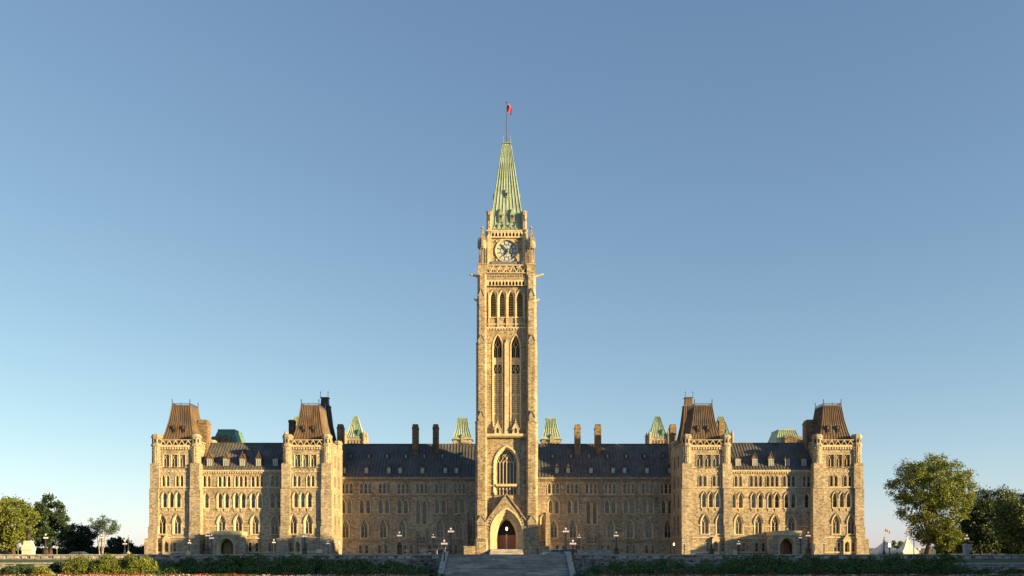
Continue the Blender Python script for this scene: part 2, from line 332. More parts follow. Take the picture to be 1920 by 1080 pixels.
def pavilion(s, off, inner):
    """s = -1 west / +1 east, off in metres toward the middle"""
    cx=-68.25+off                     # written for the west; mirrored by s
    def sx(x): return s*(-(x)) if s>0 else x   # world x for a west-side x
    xl,xr=cx-4.05,cx+4.05
    yb=10.5 if not inner else 12.2
    zt=Z(835,0)
    # front wall with window openings
    rows=[]
    for p in (311.7,326.8,341.9): rows.append(('square_headed_window',X(p,0)+off,Z(875,0)))
    for p in (306.3,314.9,332.2,340.8): rows.append(('lancet_window',X(p,0)+off,Z(912,0)))
    for p in (308.4,321.2,334.1): rows.append(('arched_window',X(p,0)+off,Z(951,0)))
    for p in (303.6,332.2): rows.append(('traceried_window',X(p,0)+off,Z(1000.5,0)))
    for p in (299.5,313.3,327.3): rows.append(('basement_window',X(p,0)+off,Z(1034,0)))
    rows=[(k,sx(x),z) for k,x,z in rows]
    a,b=sorted((sx(xl),sx(xr)))
    mb=MB(); mb.panel([(a,DL),(b,DL),(b,zt),(a,zt)],[KIND[k]['hole'](x,z) for k,x,z in rows],0,.5)
    mb.box(a+.02,b-.02,.5,yb,DL,zt)
    part(mb,'pavilion_wall',M['stone'])
    for k,x,z in rows: window(k,x,0,z,0,PB)
    # side toward the middle of the building
    if inner:
        side=sx(xr); rz=R(90) if s<0 else R(-90)
        ks=[('lancet_window',3.0,Z(912,0)),('lancet_window',4.0,Z(912,0)),('lancet_window',7.4,Z(912,0)),('lancet_window',8.4,Z(912,0)),
            ('arched_window',3.4,Z(951,0)),('arched_window',8.0,Z(951,0)),('traceried_window',3.6,Z(1000.5,0)),('traceried_window',8.0,Z(1000.5,0)),
            ('square_headed_window',3.6,Z(875,0)),('square_headed_window',7.8,Z(875,0))]
        mw=MB(); mw.M=Matrix.Translation((side-s*.5,0,0))@Matrix.Rotation(rz,4,'Z')
        def lx(y): return y if s<0 else -y
        o=[(lx(0.1),DL),(lx(yb),DL),(lx(yb),zt-.02),(lx(.1),zt-.02)]
        if s>0: o=[o[1],o[0],o[3],o[2]]
        mw.panel(o,[KIND[k]['hole'](lx(y),z) for k,y,z in ks],-.53,0)
        part(mw,'side_wall',M['stone'])
        for k,y,z in ks: window(k,side-s*.03,y,z,rz,PB)
    # dressed bands
    d=MB()
    for y,h,p in ((877.5,.22,.16),(915,.2,.14),(1009,.25,.16),(1037,.3,.2)):
        part(MB().box(a,b,-p,.02,Z(y,0),Z(y,0)+h),'string_course',M['dress'])
    for q in ((sx(X(295,0)+off),sx(X(296.7,0)+off)),(sx(X(311,0)+off),sx(X(324.8,0)+off)),(sx(X(339.7,0)+off),sx(X(346,0)+off))):
        q=sorted(q); part(MB().box(q[0],q[1],-.1,.02,Z(985.5,0),Z(985.5,0)+.16),'string_course',M['dress'])
    dd=MB(); dd.box(a+.7,b-.7,-.05,.02,Z(884.5,0)-.1,Z(884.5,0)+.03)
    for i in range(9): x=a+1.0+i*(b-a-2)/8; dd.box(x-.13,x+.13,-.08,.021,Z(884.5,0),Z(884.5,0)+.28)
    part(dd,'diaper_band',M['dress'])
    for p in (308.4,321.2,334.1):
        x=sx(X(p,0)+off); 
        sb=MB(); sb.box(x-.45,x+.45,-.06,.02,Z(957.5,0)-.1,Z(957.5,0)+.06)
        for q in (-.42,-.1,.22): sb.box(x+q,x+q+.2,-.13,.021,Z(957.5,0),Z(953.6,0))
        part(sb,'sill_panel',M['dress'])
    corbels(d,a,b,0,Z(843,0),Z(838.5,0),.52,.26)
    d.box(a,b,-.34,.4,Z(838.5,0)+.002,Z(835.5,0)); part(d,'cornice_trim',M['dress'])
    # gablet window over the basement
    g=MB(); x=sx(X(313.3,0)+off); zz=Z(1034,0)
    g.panel([(x-.75,DL+.1),(x+.75,DL+.1),(x+.75,Z(1013,0)),(x,Z(1003,0)),(x-.75,Z(1013,0))],[arch(x,.48,zz-.1,zz+1.3,zz+2.1)],-.55,-.095)
    for q in (-1,1): g.tube((x+q*.85,-.5,Z(1013.5,0)),(x,-.5,Z(1002,0)),.09,.09,4)
    part(g,'gablet',M['dress'])
    # pierced parapet
    p=MB(); z0,z1=Z(835.3,0),Z(824.5,0)
    p.box(a+.3,b-.3,-.3,-.08,z1-.14,z1); p.box(a+.3,b-.3,-.33,-.05,z0-.03,z0+.1)
    n=5; st=(b-a-1.6)/n
    for i in range(n):
        x0=a+.8+i*st
        p.tube((x0+.08,-.19,z0+.08),(x0+st/2,-.19,z1-.1),.085,.085,4); p.tube((x0+st-.08,-.19,z0+.08),(x0+st/2,-.19,z1-.1),.085,.085,4)
        p.tube((x0+st/2,-.19,z1-.45),(x0+st/2,-.19,z1-.05),.12,.12,4)
    xi=sx(xr); p.box(xi-.12,xi+.12,.8,yb-.5,z1-.14,z1); p.box(xi-.14,xi+.14,.8,yb-.5,z0-.05,z0+.1)
    for i in range(9): y=1+i*(yb-2)/8; p.tube((xi,y,z0),(xi,y+.5,z1-.1),.08,.08,4); p.tube((xi,y+1,z0),(xi,y+.5,z1-.1),.08,.08,4)
    part(p,'parapet',M['dress'])
    # corner turrets
    for tx in (xl,xr):
        for ty in (.42,yb-.4):
            m_=MB(); x=sx(tx); out=-1 if tx==xl else 1
            zz=[Z(v,0) for v in (817.5,822,831,833,836,838,866,870)]
            m_.oct(x,ty,[(.7,zz[7]-1.0),(.92,zz[7]),(.92,zz[5]),(1.08,zz[4]),(1.08,zz[3]),(.9,zz[3]+.02),(.9,zz[1]),(1.03,zz[1]+.05),(1.03,zz[0]),(.8,zz[0]+.35),(.35,zz[0]+.45)])
            hw=1.0
            for (ya,yb2,h) in ((868,916,1.0),(916,986,1.16),(986,1009,1.36),(1009,1046,1.66)):
                zA,zB=Z(yb2,0),Z(ya,0)
                if ya==1009: zA=DL
                inw={1.0:.8,1.16:.62,1.36:.45,1.66:.35}[h] if out<0 else {1.0:.95,1.16:1.05,1.36:1.15,1.66:1.3}[h]; ou=(h+.08 if h<1.6 else 2.15) if out<0 else min(h,1.15)
                xa,xb=sorted((sx(tx-(ou if out<0 else inw)),sx(tx+(ou if out>0 else inw))))
                if inner and ty>5: xa,xb=sorted((sx(tx-1),sx(tx+.4)))
                fr=-.5-(h-1)*.3; bk=ty+1 if ty<5 else yb+.3
                m_.box(xa,xb,fr if ty<5 else ty-1,bk,zA,zB-.25); 
                m_.frus((xa,xb,fr if ty<5 else ty-1,bk),(xa+.15,xb-.15,(fr if ty<5 else ty-1)+.2,bk),zB-.25,zB)
            t_=part(m_,'turret',M['stone'])
            if ty<5:
                sl=MB(); 
                for an in (-112.5+22.5-45,-90,-45):
                    an=R(an); c=Vector((x+math.cos(an)*.915,ty+math.sin(an)*.915,0)); tn=Vector((-math.sin(an),math.cos(an),0))*.17; o_=Vector((math.cos(an),math.sin(an),0))*.02
                    z_a,z_b=Z(830.5,0),Z(823.5,0)
                    sl.add([tuple(c-tn+o_+Vector((0,0,z_a))),tuple(c+tn+o_+Vector((0,0,z_a))),tuple(c+tn+o_+Vector((0,0,z_b))),tuple(c-tn+o_+Vector((0,0,z_b)))],[(0,1,2,3)])
                sl.build('slit',M['void'],t_)
                rb=MB(); r3=random.Random(3); rb.lathe(x,ty,[(.96,Z(871,0)+.3),(.96,Z(871,0)+.42)],8,math.pi/8)
                for an in (-90,-45,-135): rb.box(x+math.cos(R(an))*.95-.04,x+math.cos(R(an))*.95+.04,ty+math.sin(R(an))*.95-.05,ty+math.sin(R(an))*.95+.1,Z(871,0)+.3,Z(871,0)+4.2)
                for i in range(14):
                    z=Z(871,0)+i*.27+.4
                    for an in (-90,-45,-135):
                        an=R(an+r3.uniform(-6,6)); cc=(x+math.cos(an)*.95,ty+math.sin(an)*.95)
                        if i%2: rb.box(cc[0]-.11,cc[0]+.11,cc[1]-.07,cc[1]+.1,z,z+.2)
                rb.build('carved_shafts',M['dress'],t_)
    # mansard
    r=MB(); z0,z1=Z(832,1),Z(760,3)
    bx=sorted((sx(xl+.45),sx(xr-.45))); Yb0,Yb1=.9,yb-.8
    def rect(f,fy0): return (bx[0]+f[0],bx[1]-f[1],Yb0+fy0,Yb1-fy0)
    lv=[(rect((0,0),0),z0),(rect((.75,.75),.8),z0+(z1-z0)*.30),(rect((1.30,1.30),1.4),z0+(z1-z0)*.60),(rect((1.75,1.75),2.0),z1)]
    for (ra,za),(rb_,zb_) in zip(lv,lv[1:]):
        r.frus(ra,rb_,za,zb_)
        for q in (((ra[0],ra[2],za),(ra[1],ra[2],za),(rb_[1],rb_[2],zb_),(rb_[0],rb_[2],zb_)),((ra[1],ra[2],za),(ra[1],ra[3],za),(rb_[1],rb_[3],zb_),(rb_[1],rb_[2],zb_)),((ra[0],ra[3],za),(ra[0],ra[2],za),(rb_[0],rb_[2],zb_),(rb_[0],rb_[3],zb_))):
            seams(r,q,11,.06)
    ro=part(r,'mansard_roof',M['brown'])
    top=lv[-1][0]; c=MB(); c.box(top[0]-.12,top[1]+.12,top[2]-.12,top[3]+.12,z1-.28,z1+.02); c.build('roof_curb',M['brown'],ro)
    c=MB(); c.box(top[0],top[1],top[2],top[2]+.04,z1+.33,z1+.38); c.box(top[1]-.04,top[1],top[2]+.05,top[3],z1+.33,z1+.38); c.box(top[0],top[0]+.04,top[2]+.05,top[3],z1+.33,z1+.38)
    for i in range(16):
        x=top[0]+(top[1]-top[0])*i/15; c.box(x-.03,x+.03,top[2]+.045,top[2]+.09,z1,z1+.5)
        y=top[2]+(top[3]-top[2])*i/15; c.box(top[1]-.1,top[1]-.045,y-.03,y+.03,z1,z1+.5); c.box(top[0]+.045,top[0]+.1,y-.03,y+.03,z1,z1+.5)
    c.build('roof_cresting',M['iron'],ro)
    for fx in (top[0],top[1]):
        for fy in (top[2],top[3]):
            f=MB(); f.lathe(fx,fy,[(.07,z1-.1),(.07,z1+.75),(.12,z1+.85),(.05,z1+.95),(.1,z1+1.15),(.02,z1+1.35)],6); f.build('finial',M['iron'],ro)
    for dx in (-1.05,1.0):
        x=sx(cx+.2+dx); d_=MB(); zd=z0+(z1-z0)*.33
        yf=Yb0+.62
        d_.prism([(x-.3,zd-.5),(x+.3,zd-.5),(x+.3,zd+.62),(x,zd+1.25),(x-.3,zd+.62)],yf,yf+1.6)
        d_.tube((x-.42,yf-.05,zd+.5),(x,yf-.05,zd+1.35),.06,.06,4); d_.tube((x+.42,yf-.05,zd+.5),(x,yf-.05,zd+1.35),.06,.06,4)
        do=d_.build('dormer',M['brown'],ro)
        v=MB(); v.box(x-.2,x+.2,yf-.02,yf+.05,zd-.3,zd+.5); v.build('dormer_opening',M['void'],do)
    rf=MB(); rf.box(a+.5,b-.5,.4,yb-.4,zt-.05,zt+.1); part(rf,'roof_deck',M['lead'])

for s in (-1,1):
    pavilion(s,0,False); pavilion(s,27.05,True)

def wing(s):
    def sx(x): return -s*x if s>0 else x
    f=1.8; xl,xr=-64.3,-44.6
    rows=[]
    for p in (374.9,383.4,391.9,412,420.5,429,443.2,451.7,460.2,473.9,482.4,490.9,511.3,519.8): rows.append(('lancet_window',X(p,f),Z(912.5,f)))
    for p in (374.3,387,412,424.8,442.9,455.8,474,487,511,523.8): rows.append(('arched_window',X(p,f),Z(952,f)))
    for p in (378.3,415.5,446.8,477.8,515): rows.append(('traceried_window',X(p,f),Z(1001,f)))
    for p in (368.3,381,468.5,481,506,516): rows.append(('basement_window',X(p,f),Z(1034,f)))
    rows=[(k,sx(x),z) for k,x,z in rows if xl+1.0<x<xr-.4]
    a,b=sorted((sx(xl),sx(xr))); zt=Z(882,f)
    m=MB(); m.panel([(a,DL),(b,DL),(b,zt),(a,zt)],[KIND[k]['hole'](x,z) for k,x,z in rows],f,f+.5); m.box(a,b,f+.5,14,DL,zt)
    part(m,'wing_wall',M['stone'])
    for k,x,z in rows: window(k,x,f,z,0,PB)
    d=MB()
    for y,h,p in ((915.5,.2,.15),(1010.5,.24,.17),(1037,.3,.2)): part(MB().box(a,b,f-p,f+.02,Z(y,f),Z(y,f)+h),'string_course',M['dress'])
    for p0,p1 in ((386.5,407),(424,438.4),(455.4,469.4),(486.4,506.5)): 
        q=sorted((sx(X(p0,f)),sx(X(p1,f)))); part(MB().box(q[0],q[1],f-.1,f+.02,Z(987.5,f),Z(987.5,f)+.16),'string_course',M['dress'])
    for k,x,z in rows:
        if k=='arched_window':
            sb=MB(); sb.box(x-.45,x+.45,f-.06,f+.02,z-.78,z-.62)
            for q in (-.42,-.1,.22): sb.box(x+q,x+q+.2,f-.13,f+.021,z-.68,z-.26)
            part(sb,'sill_panel',M['dress'])
    corbels(d,a,b,f,Z(888,f),Z(884.5,f),.5,.24); d.box(a,b,f-.36,f+.3,Z(884.5,f)+.002,Z(881,f))
    part(d,'cornice_trim',M['dress'])
    # roof
    z0,z1=Z(881,f),Z(831,8); r=MB()
    r.prismx([(f-.42,z0),(8,z1),(14.2,z0)],a+.4,b-.2)
    seams(r,((a+.4,f-.42,z0),(b-.2,f-.42,z0),(b-.2,8,z1),(a+.4,8,z1)),30,.07)
    r.box(a+.4,b-.2,7.85,8.15,z1-.05,z1+.1)
    ro=part(r,'wing_roof',M['roof'])
    for i,p in enumerate((391.8,422.3,453.3,483.8,515.3)):
        x=sx(X(p,f)); zb,zh,za=Z(873,f),Z(861,f),Z(849.5,f)
        t=(zb-z0)/(z1-z0); yf=f-.42+(8-f+.42)*t-.15
        if i==4: za=zh+.35
        d=MB(); wd=.58
        d.prism([(x-wd,zb-.15),(x+wd,zb-.15),(x+wd,zh+.1),(x,za),(x-wd,zh+.1)],yf,yf+3.0)
        for q in (-1,1): d.tube((x+q*(wd+.14),yf-.04,zh-.05),(x,yf-.04,za+.1),.08,.08,4)
        if i<4: d.lathe(x,yf+.05,[(.06,za),(.09,za+.2),(.02,za+.5)],5)
        do=d.build('dormer',M['brown'],ro)
        g=MB(); g.box(x-.42,x+.42,yf-.03,yf+.02,zb,zh); g.build('dormer_glass',M['dglass'],do)
        g=MB(); g.box(x-.5,x-.42,yf-.06,yf+.02,zb-.05,zh+.05); g.box(x+.42,x+.5,yf-.06,yf+.02,zb-.05,zh+.05); g.box(x-.42,x+.42,yf-.06,yf+.02,zh,zh+.08); g.box(x-.03,x+.03,yf-.05,yf-.031,zb,zh); g.build('dormer_frame',M['cream'],do)
    # porch
    py=-2.4; x=sx(X(423.7,py)); hw=2.95; zt=Z(1004,py)
    g=MB(); zd=DL
    g.panel([(x-hw,DL),(x+hw,DL),(x+hw,zt),(x-hw,zt)],[arch(x,1.62,DL+.02,Z(1026,py),Z(1008.5,py))],py,py+.6)
    for q in (-1,1):
        g.box(x+q*hw-(.6 if q>0 else 0),x+q*hw+(0 if q>0 else .6),py+.6,f-.02,DL,zt)
        g.box(x+q*(hw+.45)-.5,x+q*(hw+.45)+.5,py-.45,py+.8,DL,Z(1012,py)); g.frus((x+q*(hw+.45)-.5,x+q*(hw+.45)+.5,py-.45,py+.8),(x+q*(hw+.3)-.3,x+q*(hw+.3)+.3,py-.05,py+.8),Z(1012,py),Z(1007,py))
    g.box(x-hw+.6,x+hw-.6,py+.6,f-.02,zt-.3,zt-.01)
    po=part(g,'porch',M['stone'])
    g=MB(); L=[(arch(x,1.85,DL+.02,Z(1026,py),Z(1006.3,py)),py-.1),(arch(x,1.68,DL+.02,Z(1026,py),Z(1008,py)),py-.1),(arch(x,1.25,DL+.02,Z(1026,py),Z(1011.5,py)),py+.75)]
    g.rings([[(u,y,v) for u,v in l] for l,y in [(L[0][0],py+.05)]+L],cap=False); g.build('porch_arch',M['dress'],po)
    g=MB(); g.box(x-hw-.15,x+hw+.15,py-.2,py+.55,zt+.002,zt+.28); g.box(x-hw,x+hw,py-.02,py+.3,zt+.28,Z(997,py)); g.box(x-hw-.05,x+hw+.05,py-.08,py+.36,Z(997,py)+.002,Z(996,py)+.08)
    for q in (-1,1): g.box(x+q*hw-.16,x+q*hw+.16,py+.56,f-.05,zt+.002,Z(996.5,py))
    g.prism([(x-.55,Z(997,py)),(x+.55,Z(997,py)),(x+.5,Z(995,py)),(x,Z(990,py)),(x-.5,Z(995,py))],py-.14,py+.3)
    g.build('porch_parapet',M['dress'],po)
    g=MB(); g.box(x-1.4,x+.1,.4,.55,DL,Z(1012,py)); g.build('porch_door',M['panelwood'],po)
    g=MB(); g.box(x+.12,x+1.4,.4,.55,DL,Z(1012,py)); g.build('porch_door',M['wood'],po)

for s in (-1,1): wing(s)

def centre(s):
    def sx(x): return -s*x if s>0 else x
    f=12; xl,xr=-37.5,-5.9
    rows=[]
    for c in (650.8,685.8,720.8,756,791.2,826.6,862.2):
        for q in (-7.9,0,7.9): rows.append(('lancet_window',X(c+q,f),Z(925.5,f)))
    for c in (649.5,684.6,720,755.3,826.1,861.5):
        for q in (-6,6): rows.append(('arched_window',X(c+q,f),Z(962.5,f)))
    for q in (-5.9,5.9): rows.append(('tall_slit_window',X(790.4+q,f),Z(982.5,f)))
    for c in (647.8,683.3,718.5,754.5,825.4,861.3): rows.append(('traceried_window',X(c,f),Z(1008,f)))
    for q in (-6.1,0,6.1): rows.append(('slit_triplet_window',X(789.3+q,f),Z(1019,f)))
    for p in (640.7,675.8,687.4,711.3,723.5,759,771,806,818,843,855): rows.append(('basement_window',X(p,f),Z(1037.5,f)))
    rows=[(k,sx(x),z) for k,x,z in rows]
    a,b=sorted((sx(xl),sx(xr))); zt=Z(897,f)
    m=MB(); m.panel([(a,DL),(b,DL),(b,zt),(a,zt)],[KIND[k]['hole'](x,z) for k,x,z in rows],f,f+.5); m.box(a,b,f+.5,33,DL,zt)
    part(m,'centre_wall',M['stone'])
    for k,x,z in rows: window(k,x,f,z,0,PB)
    d=MB()
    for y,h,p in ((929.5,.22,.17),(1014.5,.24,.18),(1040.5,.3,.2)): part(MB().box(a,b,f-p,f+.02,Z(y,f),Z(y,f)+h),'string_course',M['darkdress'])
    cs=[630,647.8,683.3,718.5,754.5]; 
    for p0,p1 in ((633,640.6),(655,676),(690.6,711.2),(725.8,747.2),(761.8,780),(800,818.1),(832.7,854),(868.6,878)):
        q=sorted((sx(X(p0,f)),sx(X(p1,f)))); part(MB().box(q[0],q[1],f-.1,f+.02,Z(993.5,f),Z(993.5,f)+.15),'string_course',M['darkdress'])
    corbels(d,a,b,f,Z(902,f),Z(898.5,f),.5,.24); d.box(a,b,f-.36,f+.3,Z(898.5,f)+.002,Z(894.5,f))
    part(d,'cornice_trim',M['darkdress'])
    q=sorted((sx(X(778,f)),sx(X(803,f)))); g=MB(); g.box(q[0]+.2,q[0]+.45,f-.4,f,DL,Z(995,f)); g.box(q[1]-.45,q[1]-.2,f-.4,f,DL,Z(995,f)); g.box(q[0]+.45,q[1]-.45,f-.3,f,Z(1022,f),Z(1020,f)); part(g,'window_bay_trim',M['darkdress'])
    # roof half
    z0,z1=Z(894.5,f),Z(833,22); r=MB(); e=sorted((sx(-38.4),sx(0)))
    r.prismx([(f-.42,z0),(22,z1),(32.4,z0)],e[0],e[1]); 
    seams(r,((e[0],f-.42,z0),(e[1],f-.42,z0),(e[1],22,z1),(e[0],22,z1)),54,.08)
    r.box(e[0],e[1],21.85,22.15,z1-.05,z1+.12)
    ro=part(r,'main_roof',M['roof'])
    for c in (644.9,687,729,750.3,792,834.8,855.8):
        zb,zh=Z(887.5,f+1),Z(877.5,f+1); t=(zb-z0)/(z1-z0); yf=f-.42+10.42*t-.12; x=sx(X(c,yf))
        d=MB(); d.prism([(x-.52,zb-.12),(x+.52,zb-.12),(x+.52,zh+.05),(x,zh+.95),(x-.52,zh+.05)],yf,yf+2.6)
        do=d.build('dormer',M['roofd'],ro)
        g=MB(); g.box(x-.40,x+.40,yf-.03,yf+.02,zb,zh); g.build('dormer_glass',M['dglass'],do)
        g=MB(); g.box(x-.03,x+.03,yf-.06,yf-.031,zb,zh); g.box(x-.40,x+.40,yf-.05,yf-.031,(zb+zh)/2,(zb+zh)/2+.05); g.build('dormer_bars',M['cream'],do)
    for c in (657.4,691.7,725.9,761,795.5,829.5,864):
        zb,zh=Z(859.5,f+5),Z(851,f+5); t=(zb-z0)/(z1-z0); yf=f-.42+10.42*t-.12; x=sx(X(c,yf))
        d=MB(); d.prism([(x-.42,zb-.1),(x+.42,zb-.1),(x+.42,zh-.1),(x,zh+.55),(x-.42,zh-.1)],yf,yf+2.2); do=d.build('roof_vent',M['roofd'],ro)
        g=MB(); g.box(x-.16,x+.16,yf-.03,yf+.02,zb+.15,zh-.15); g.build('vent_opening',M['dglass'],do)
    # link bay beside the tower, with stepped buttresses
    g=MB(); q=sorted((sx(X(873,7)),sx(-5.0))); zz=Z(940,7)
    g.box(q[0],q[1],7,f+.1,DL,zz); g.frus((q[0],q[1],7,f),(q[0],q[1],9.5,f),zz,zz+1.2)
    o=q[0] if s<0 else q[1]; g.box(o-.5,o+.5,5.8,7.2,DL,Z(985,6)); g.frus((o-.5,o+.5,5.8,7.2),(o-.5,o+.5,6.9,7.2),Z(985,6),Z(978,6)); g.box(o-.4,o+.4,6.6,7.3,Z(985,6),Z(960,6))
    part(g,'link_bay',M['stone'])
    window('tall_slit_window',sx(X(882,7)),7-.13,Z(1012,7),0,PB)
    # chimneys
    for c,y,wd in ((779.2,19.6,.70),(817.3,19.6,.66),(638.9,15,.68)):
        x=sx(X(c,y)); zt_=Z(796,y); h=MB(); h.box(x-wd,x+wd,y-.9,y+.9,Z(870,y),zt_-1.1)
        h.frus((x-wd-.08,x+wd+.08,y-.98,y+.98),(x-wd-.08,x+wd+.08,y-.98,y+.98),zt_-1.1,zt_-.75); h.frus((x-wd,x+wd,y-.9,y+.9),(x-wd*.8,x+wd*.8,y-.75,y+.75),zt_-.75,zt_)
        h.box(x-wd-.1,x+wd+.1,y-1.0,y+1.0,Z(846,y),Z(845,y)+.1)
        part(h,'chimney',M['chim'])

for s in (-1,1): centre(s)

def rears(s):
    def sx(x): return -s*x if s>0 else x
    # outer and inner pavilion chimneys
    x=sx(X(383.5,7)); h=MB(); zt=Z(788,7); h.box(x-.95,x+.95,5.6,8.2,18,zt-.6); h.frus((x-.95,x+.95,5.6,8.2),(x-.7,x+.7,5.9,7.9),zt-.6,zt); h.box(x-1.02,x+1.02,5.52,8.28,zt-.95,zt-.62); part(h,'chimney',M['chim'])
    x=sx(X(548,9)); h=MB(); zt=Z(788,9); h.box(x-.6,x+.6,8.2,9.6,20,zt); h.box(x-.7,x+.7,8.1,9.7,zt-.5,zt-.2); part(h,'chimney',M['chim'])
    # tall dark ventilation tower behind the inner pavilion
    y=17.2; x=sx(X(609.5,y)); t=MB(); z0,z1=22.0,Z(757,y)
    t.box(x-3.1,x+3.1,y-3.2,y+3.2,DL,z0); 
    part(t,'ventilation_tower',M['stone'])
    t=MB(); pr=[(2.9,z0),(2.2,z0+3.0),(1.5,z0+6.5),(1.05,z1-.8)]
    t.rings([[(x-a,y-a,z),(x+a,y-a,z),(x+a,y+a,z),(x-a,y+a,z)] for a,z in pr])
    for (a0,za),(a1,zb) in zip(pr,pr[1:]): seams(t,((x-a0,y-a0,za),(x+a0,y-a0,za),(x+a1,y-a1,zb),(x-a1,y-a1,zb)),6,.06); seams(t,((x+a0,y-a0,za),(x+a0,y+a0,za),(x+a1,y+a1,zb),(x+a1,y-a1,zb)),6,.06); seams(t,((x-a0,y+a0,za),(x-a0,y-a0,za),(x-a1,y-a1,zb),(x-a1,y+a1,zb)),6,.06)
    t.box(x-1.2,x+1.2,y-1.2,y+1.2,z1-.8,z1-.5); t.frus((x-.85,x+.85,y-.85,y+.85),(x-.75,x+.75,y-.75,y+.75),z1-.5,z1+1.2); t.box(x-.95,x+.95,y-.95,y+.95,z1+1.2,z1+1.35)
    ro=part(t,'ventilation_tower_roof',M['black'] if s<0 else M['brown'])
    for q in (-.85,.85):
        f=MB(); f.lathe(x+q,y-.85,[(.05,z1+1.3),(.05,z1+2.3),(.1,z1+2.4),(.02,z1+2.7)],5); f.build('finial',M['iron'],ro)
    # rear range
    b=MB(); a0=sorted((sx(-66),sx(-.01))); b.box(a0[0],a0[1],33.2,64,DL,21); b.box(min(sx(-66),sx(-37.6)),max(sx(-66),sx(-37.6)),14.3,33,DL,19.5); part(b,'rear_block',M['stone'])
    # green pyramids and truncated roofs over the rear range
    def pin(x,y,z,h,par):
        p=MB(); p.oct(x,y,[(.4,z-3),(.4,z+h*.5),(.48,z+h*.55),(.30,z+h*.7),(.05,z+h)]); return p.build('pinnacle',M['darkdress'],par)
    for c,kind in ((667.5,'pyr'),(557 if s<0 else 549,'pyr'),(867.5,'trunc')):
        y=60; x=sx(X(c,y)); hw=2.75; zs=Z(822,y) if kind=='pyr' else Z(826,y)
        g=MB(); g.box(x-hw+.3,x+hw-.3,y-hw+.3,y+hw-.3,20,zs); g.box(x-hw+.1,x+hw-.1,y-hw+.1,y+hw-.1,zs-.9,zs-.6); corbels(g,x-hw+.3,x+hw-.3,y-hw+.3,zs-1.7,zs-.95,.8,.2)
        tw=part(g,'rear_tower',M['stone'])
        g=MB()
        pr=[(hw*.93,zs),(hw*.72,zs+1.2),(hw*.22,Z(782,y))] if kind=='pyr' else [(hw*1.06,zs),(hw*.9,zs+.7),(hw*.62,zs+3.2),(hw*.46,Z(787,y)),(hw*.52,Z(786.5,y)),(hw*.52,Z(784.5,y))]
        if kind=='pyr': pr+= [(hw*.1,Z(780,y))]
        g.rings([[(x-a,y-a,z),(x+a,y-a,z),(x+a,y+a,z),(x-a,y+a,z)] for a,z in pr])
        for (q0,za),(q1,zb) in zip(pr,pr[1:]):
            if zb-za>.9: 
                seams(g,((x-q0,y-q0,za),(x+q0,y-q0,za),(x+q1,y-q1,zb),(x-q1,y-q1,zb)),7,.09)
        go=g.build('green_roof',M['green'],tw)
        d=MB(); yf=y-hw*.9; xx=x+.2
        if kind=='pyr': xx=x+s*.0+1.2; d.prism([(xx-.4,zs+.4),(xx+.4,zs+.4),(xx+.4,zs+1.4),(xx,zs+2.3),(xx-.4,zs+1.4)],yf,yf+1.6); d.build('green_dormer',M['teal'],tw)
        else: d.prism([(xx-.55,zs-1),(xx+.55,zs-1),(xx+.55,zs+.6),(xx,zs+1.5),(xx-.55,zs+.6)],yf-.5,yf+1.6); d.build('stone_dormer',M['darkdress'],tw)
        if kind=='pyr':
            for qx in (-1,1):
                for qy in (-1,1): pin(x+qx*(hw-.2),y+qy*(hw-.2),zs-.5,2.4,tw)
    y=45; q=sorted((sx(X(410,y)),sx(X(453,y)))); g=MB(); z0,z1=19,Z(808,y)
    g.rings([[(q[0]+e,y-4+e,z),(q[1]-e,y-4+e,z),(q[1]-e,y+4-e,z),(q[0]+e,y+4-e,z)] for e,z in ((-.6,z0+5),(.1,z1-2.5),(.9,z1-.3))])
    seams(g,((q[0]+.1,y-3.9,z1-2.5),(q[1]-.1,y-3.9,z1-2.5),(q[1]-.9,y-3.1,z1-.3),(q[0]+.9,y-3.1,z1-.3)),9,.08)
    g.box(q[0]+.8,q[1]-.8,y-3.2,y+3.2,z1-.3,z1)
    part(g,'green_roof',M['teal'] if s<0 else M['green'])
    g=MB(); g.box(q[0]-.4,q[1]+.4,y-4.4,y+4.4,18,z0+5.2); part(g,'rear_wall',M['stone'])
    for c,wd,yy in ((406,.95,819),(422,1.1,817)):
        x=sx(X(c,40)); h=MB(); h.box(x-wd,x+wd,39.2,40.8,18,Z(yy,40)); h.box(x-wd-.1,x+wd+.1,39.1,40.9,Z(yy,40)-.6,Z(yy,40)-.25); part(h,'chimney',M['chim'])
for s in (-1,1): rears(s)

# ================================================================== CLOCK TOWER
CY=4.2
CT=empty('clock_tower',(0,CY,0),'tall slender Gothic sandstone clock tower with green copper spire rising above the entrance arch','tower')
TP=lambda mb,name,mat,**k: mb.build(name,mat,CT,**k)
def rot(k): return Matrix.Rotation(R(90*k),4,'Z')       # local coords about the tower axis; face looks to -y
def zz(py,Y=-2): return Z(py,Y)
ZPAR=zz(511)
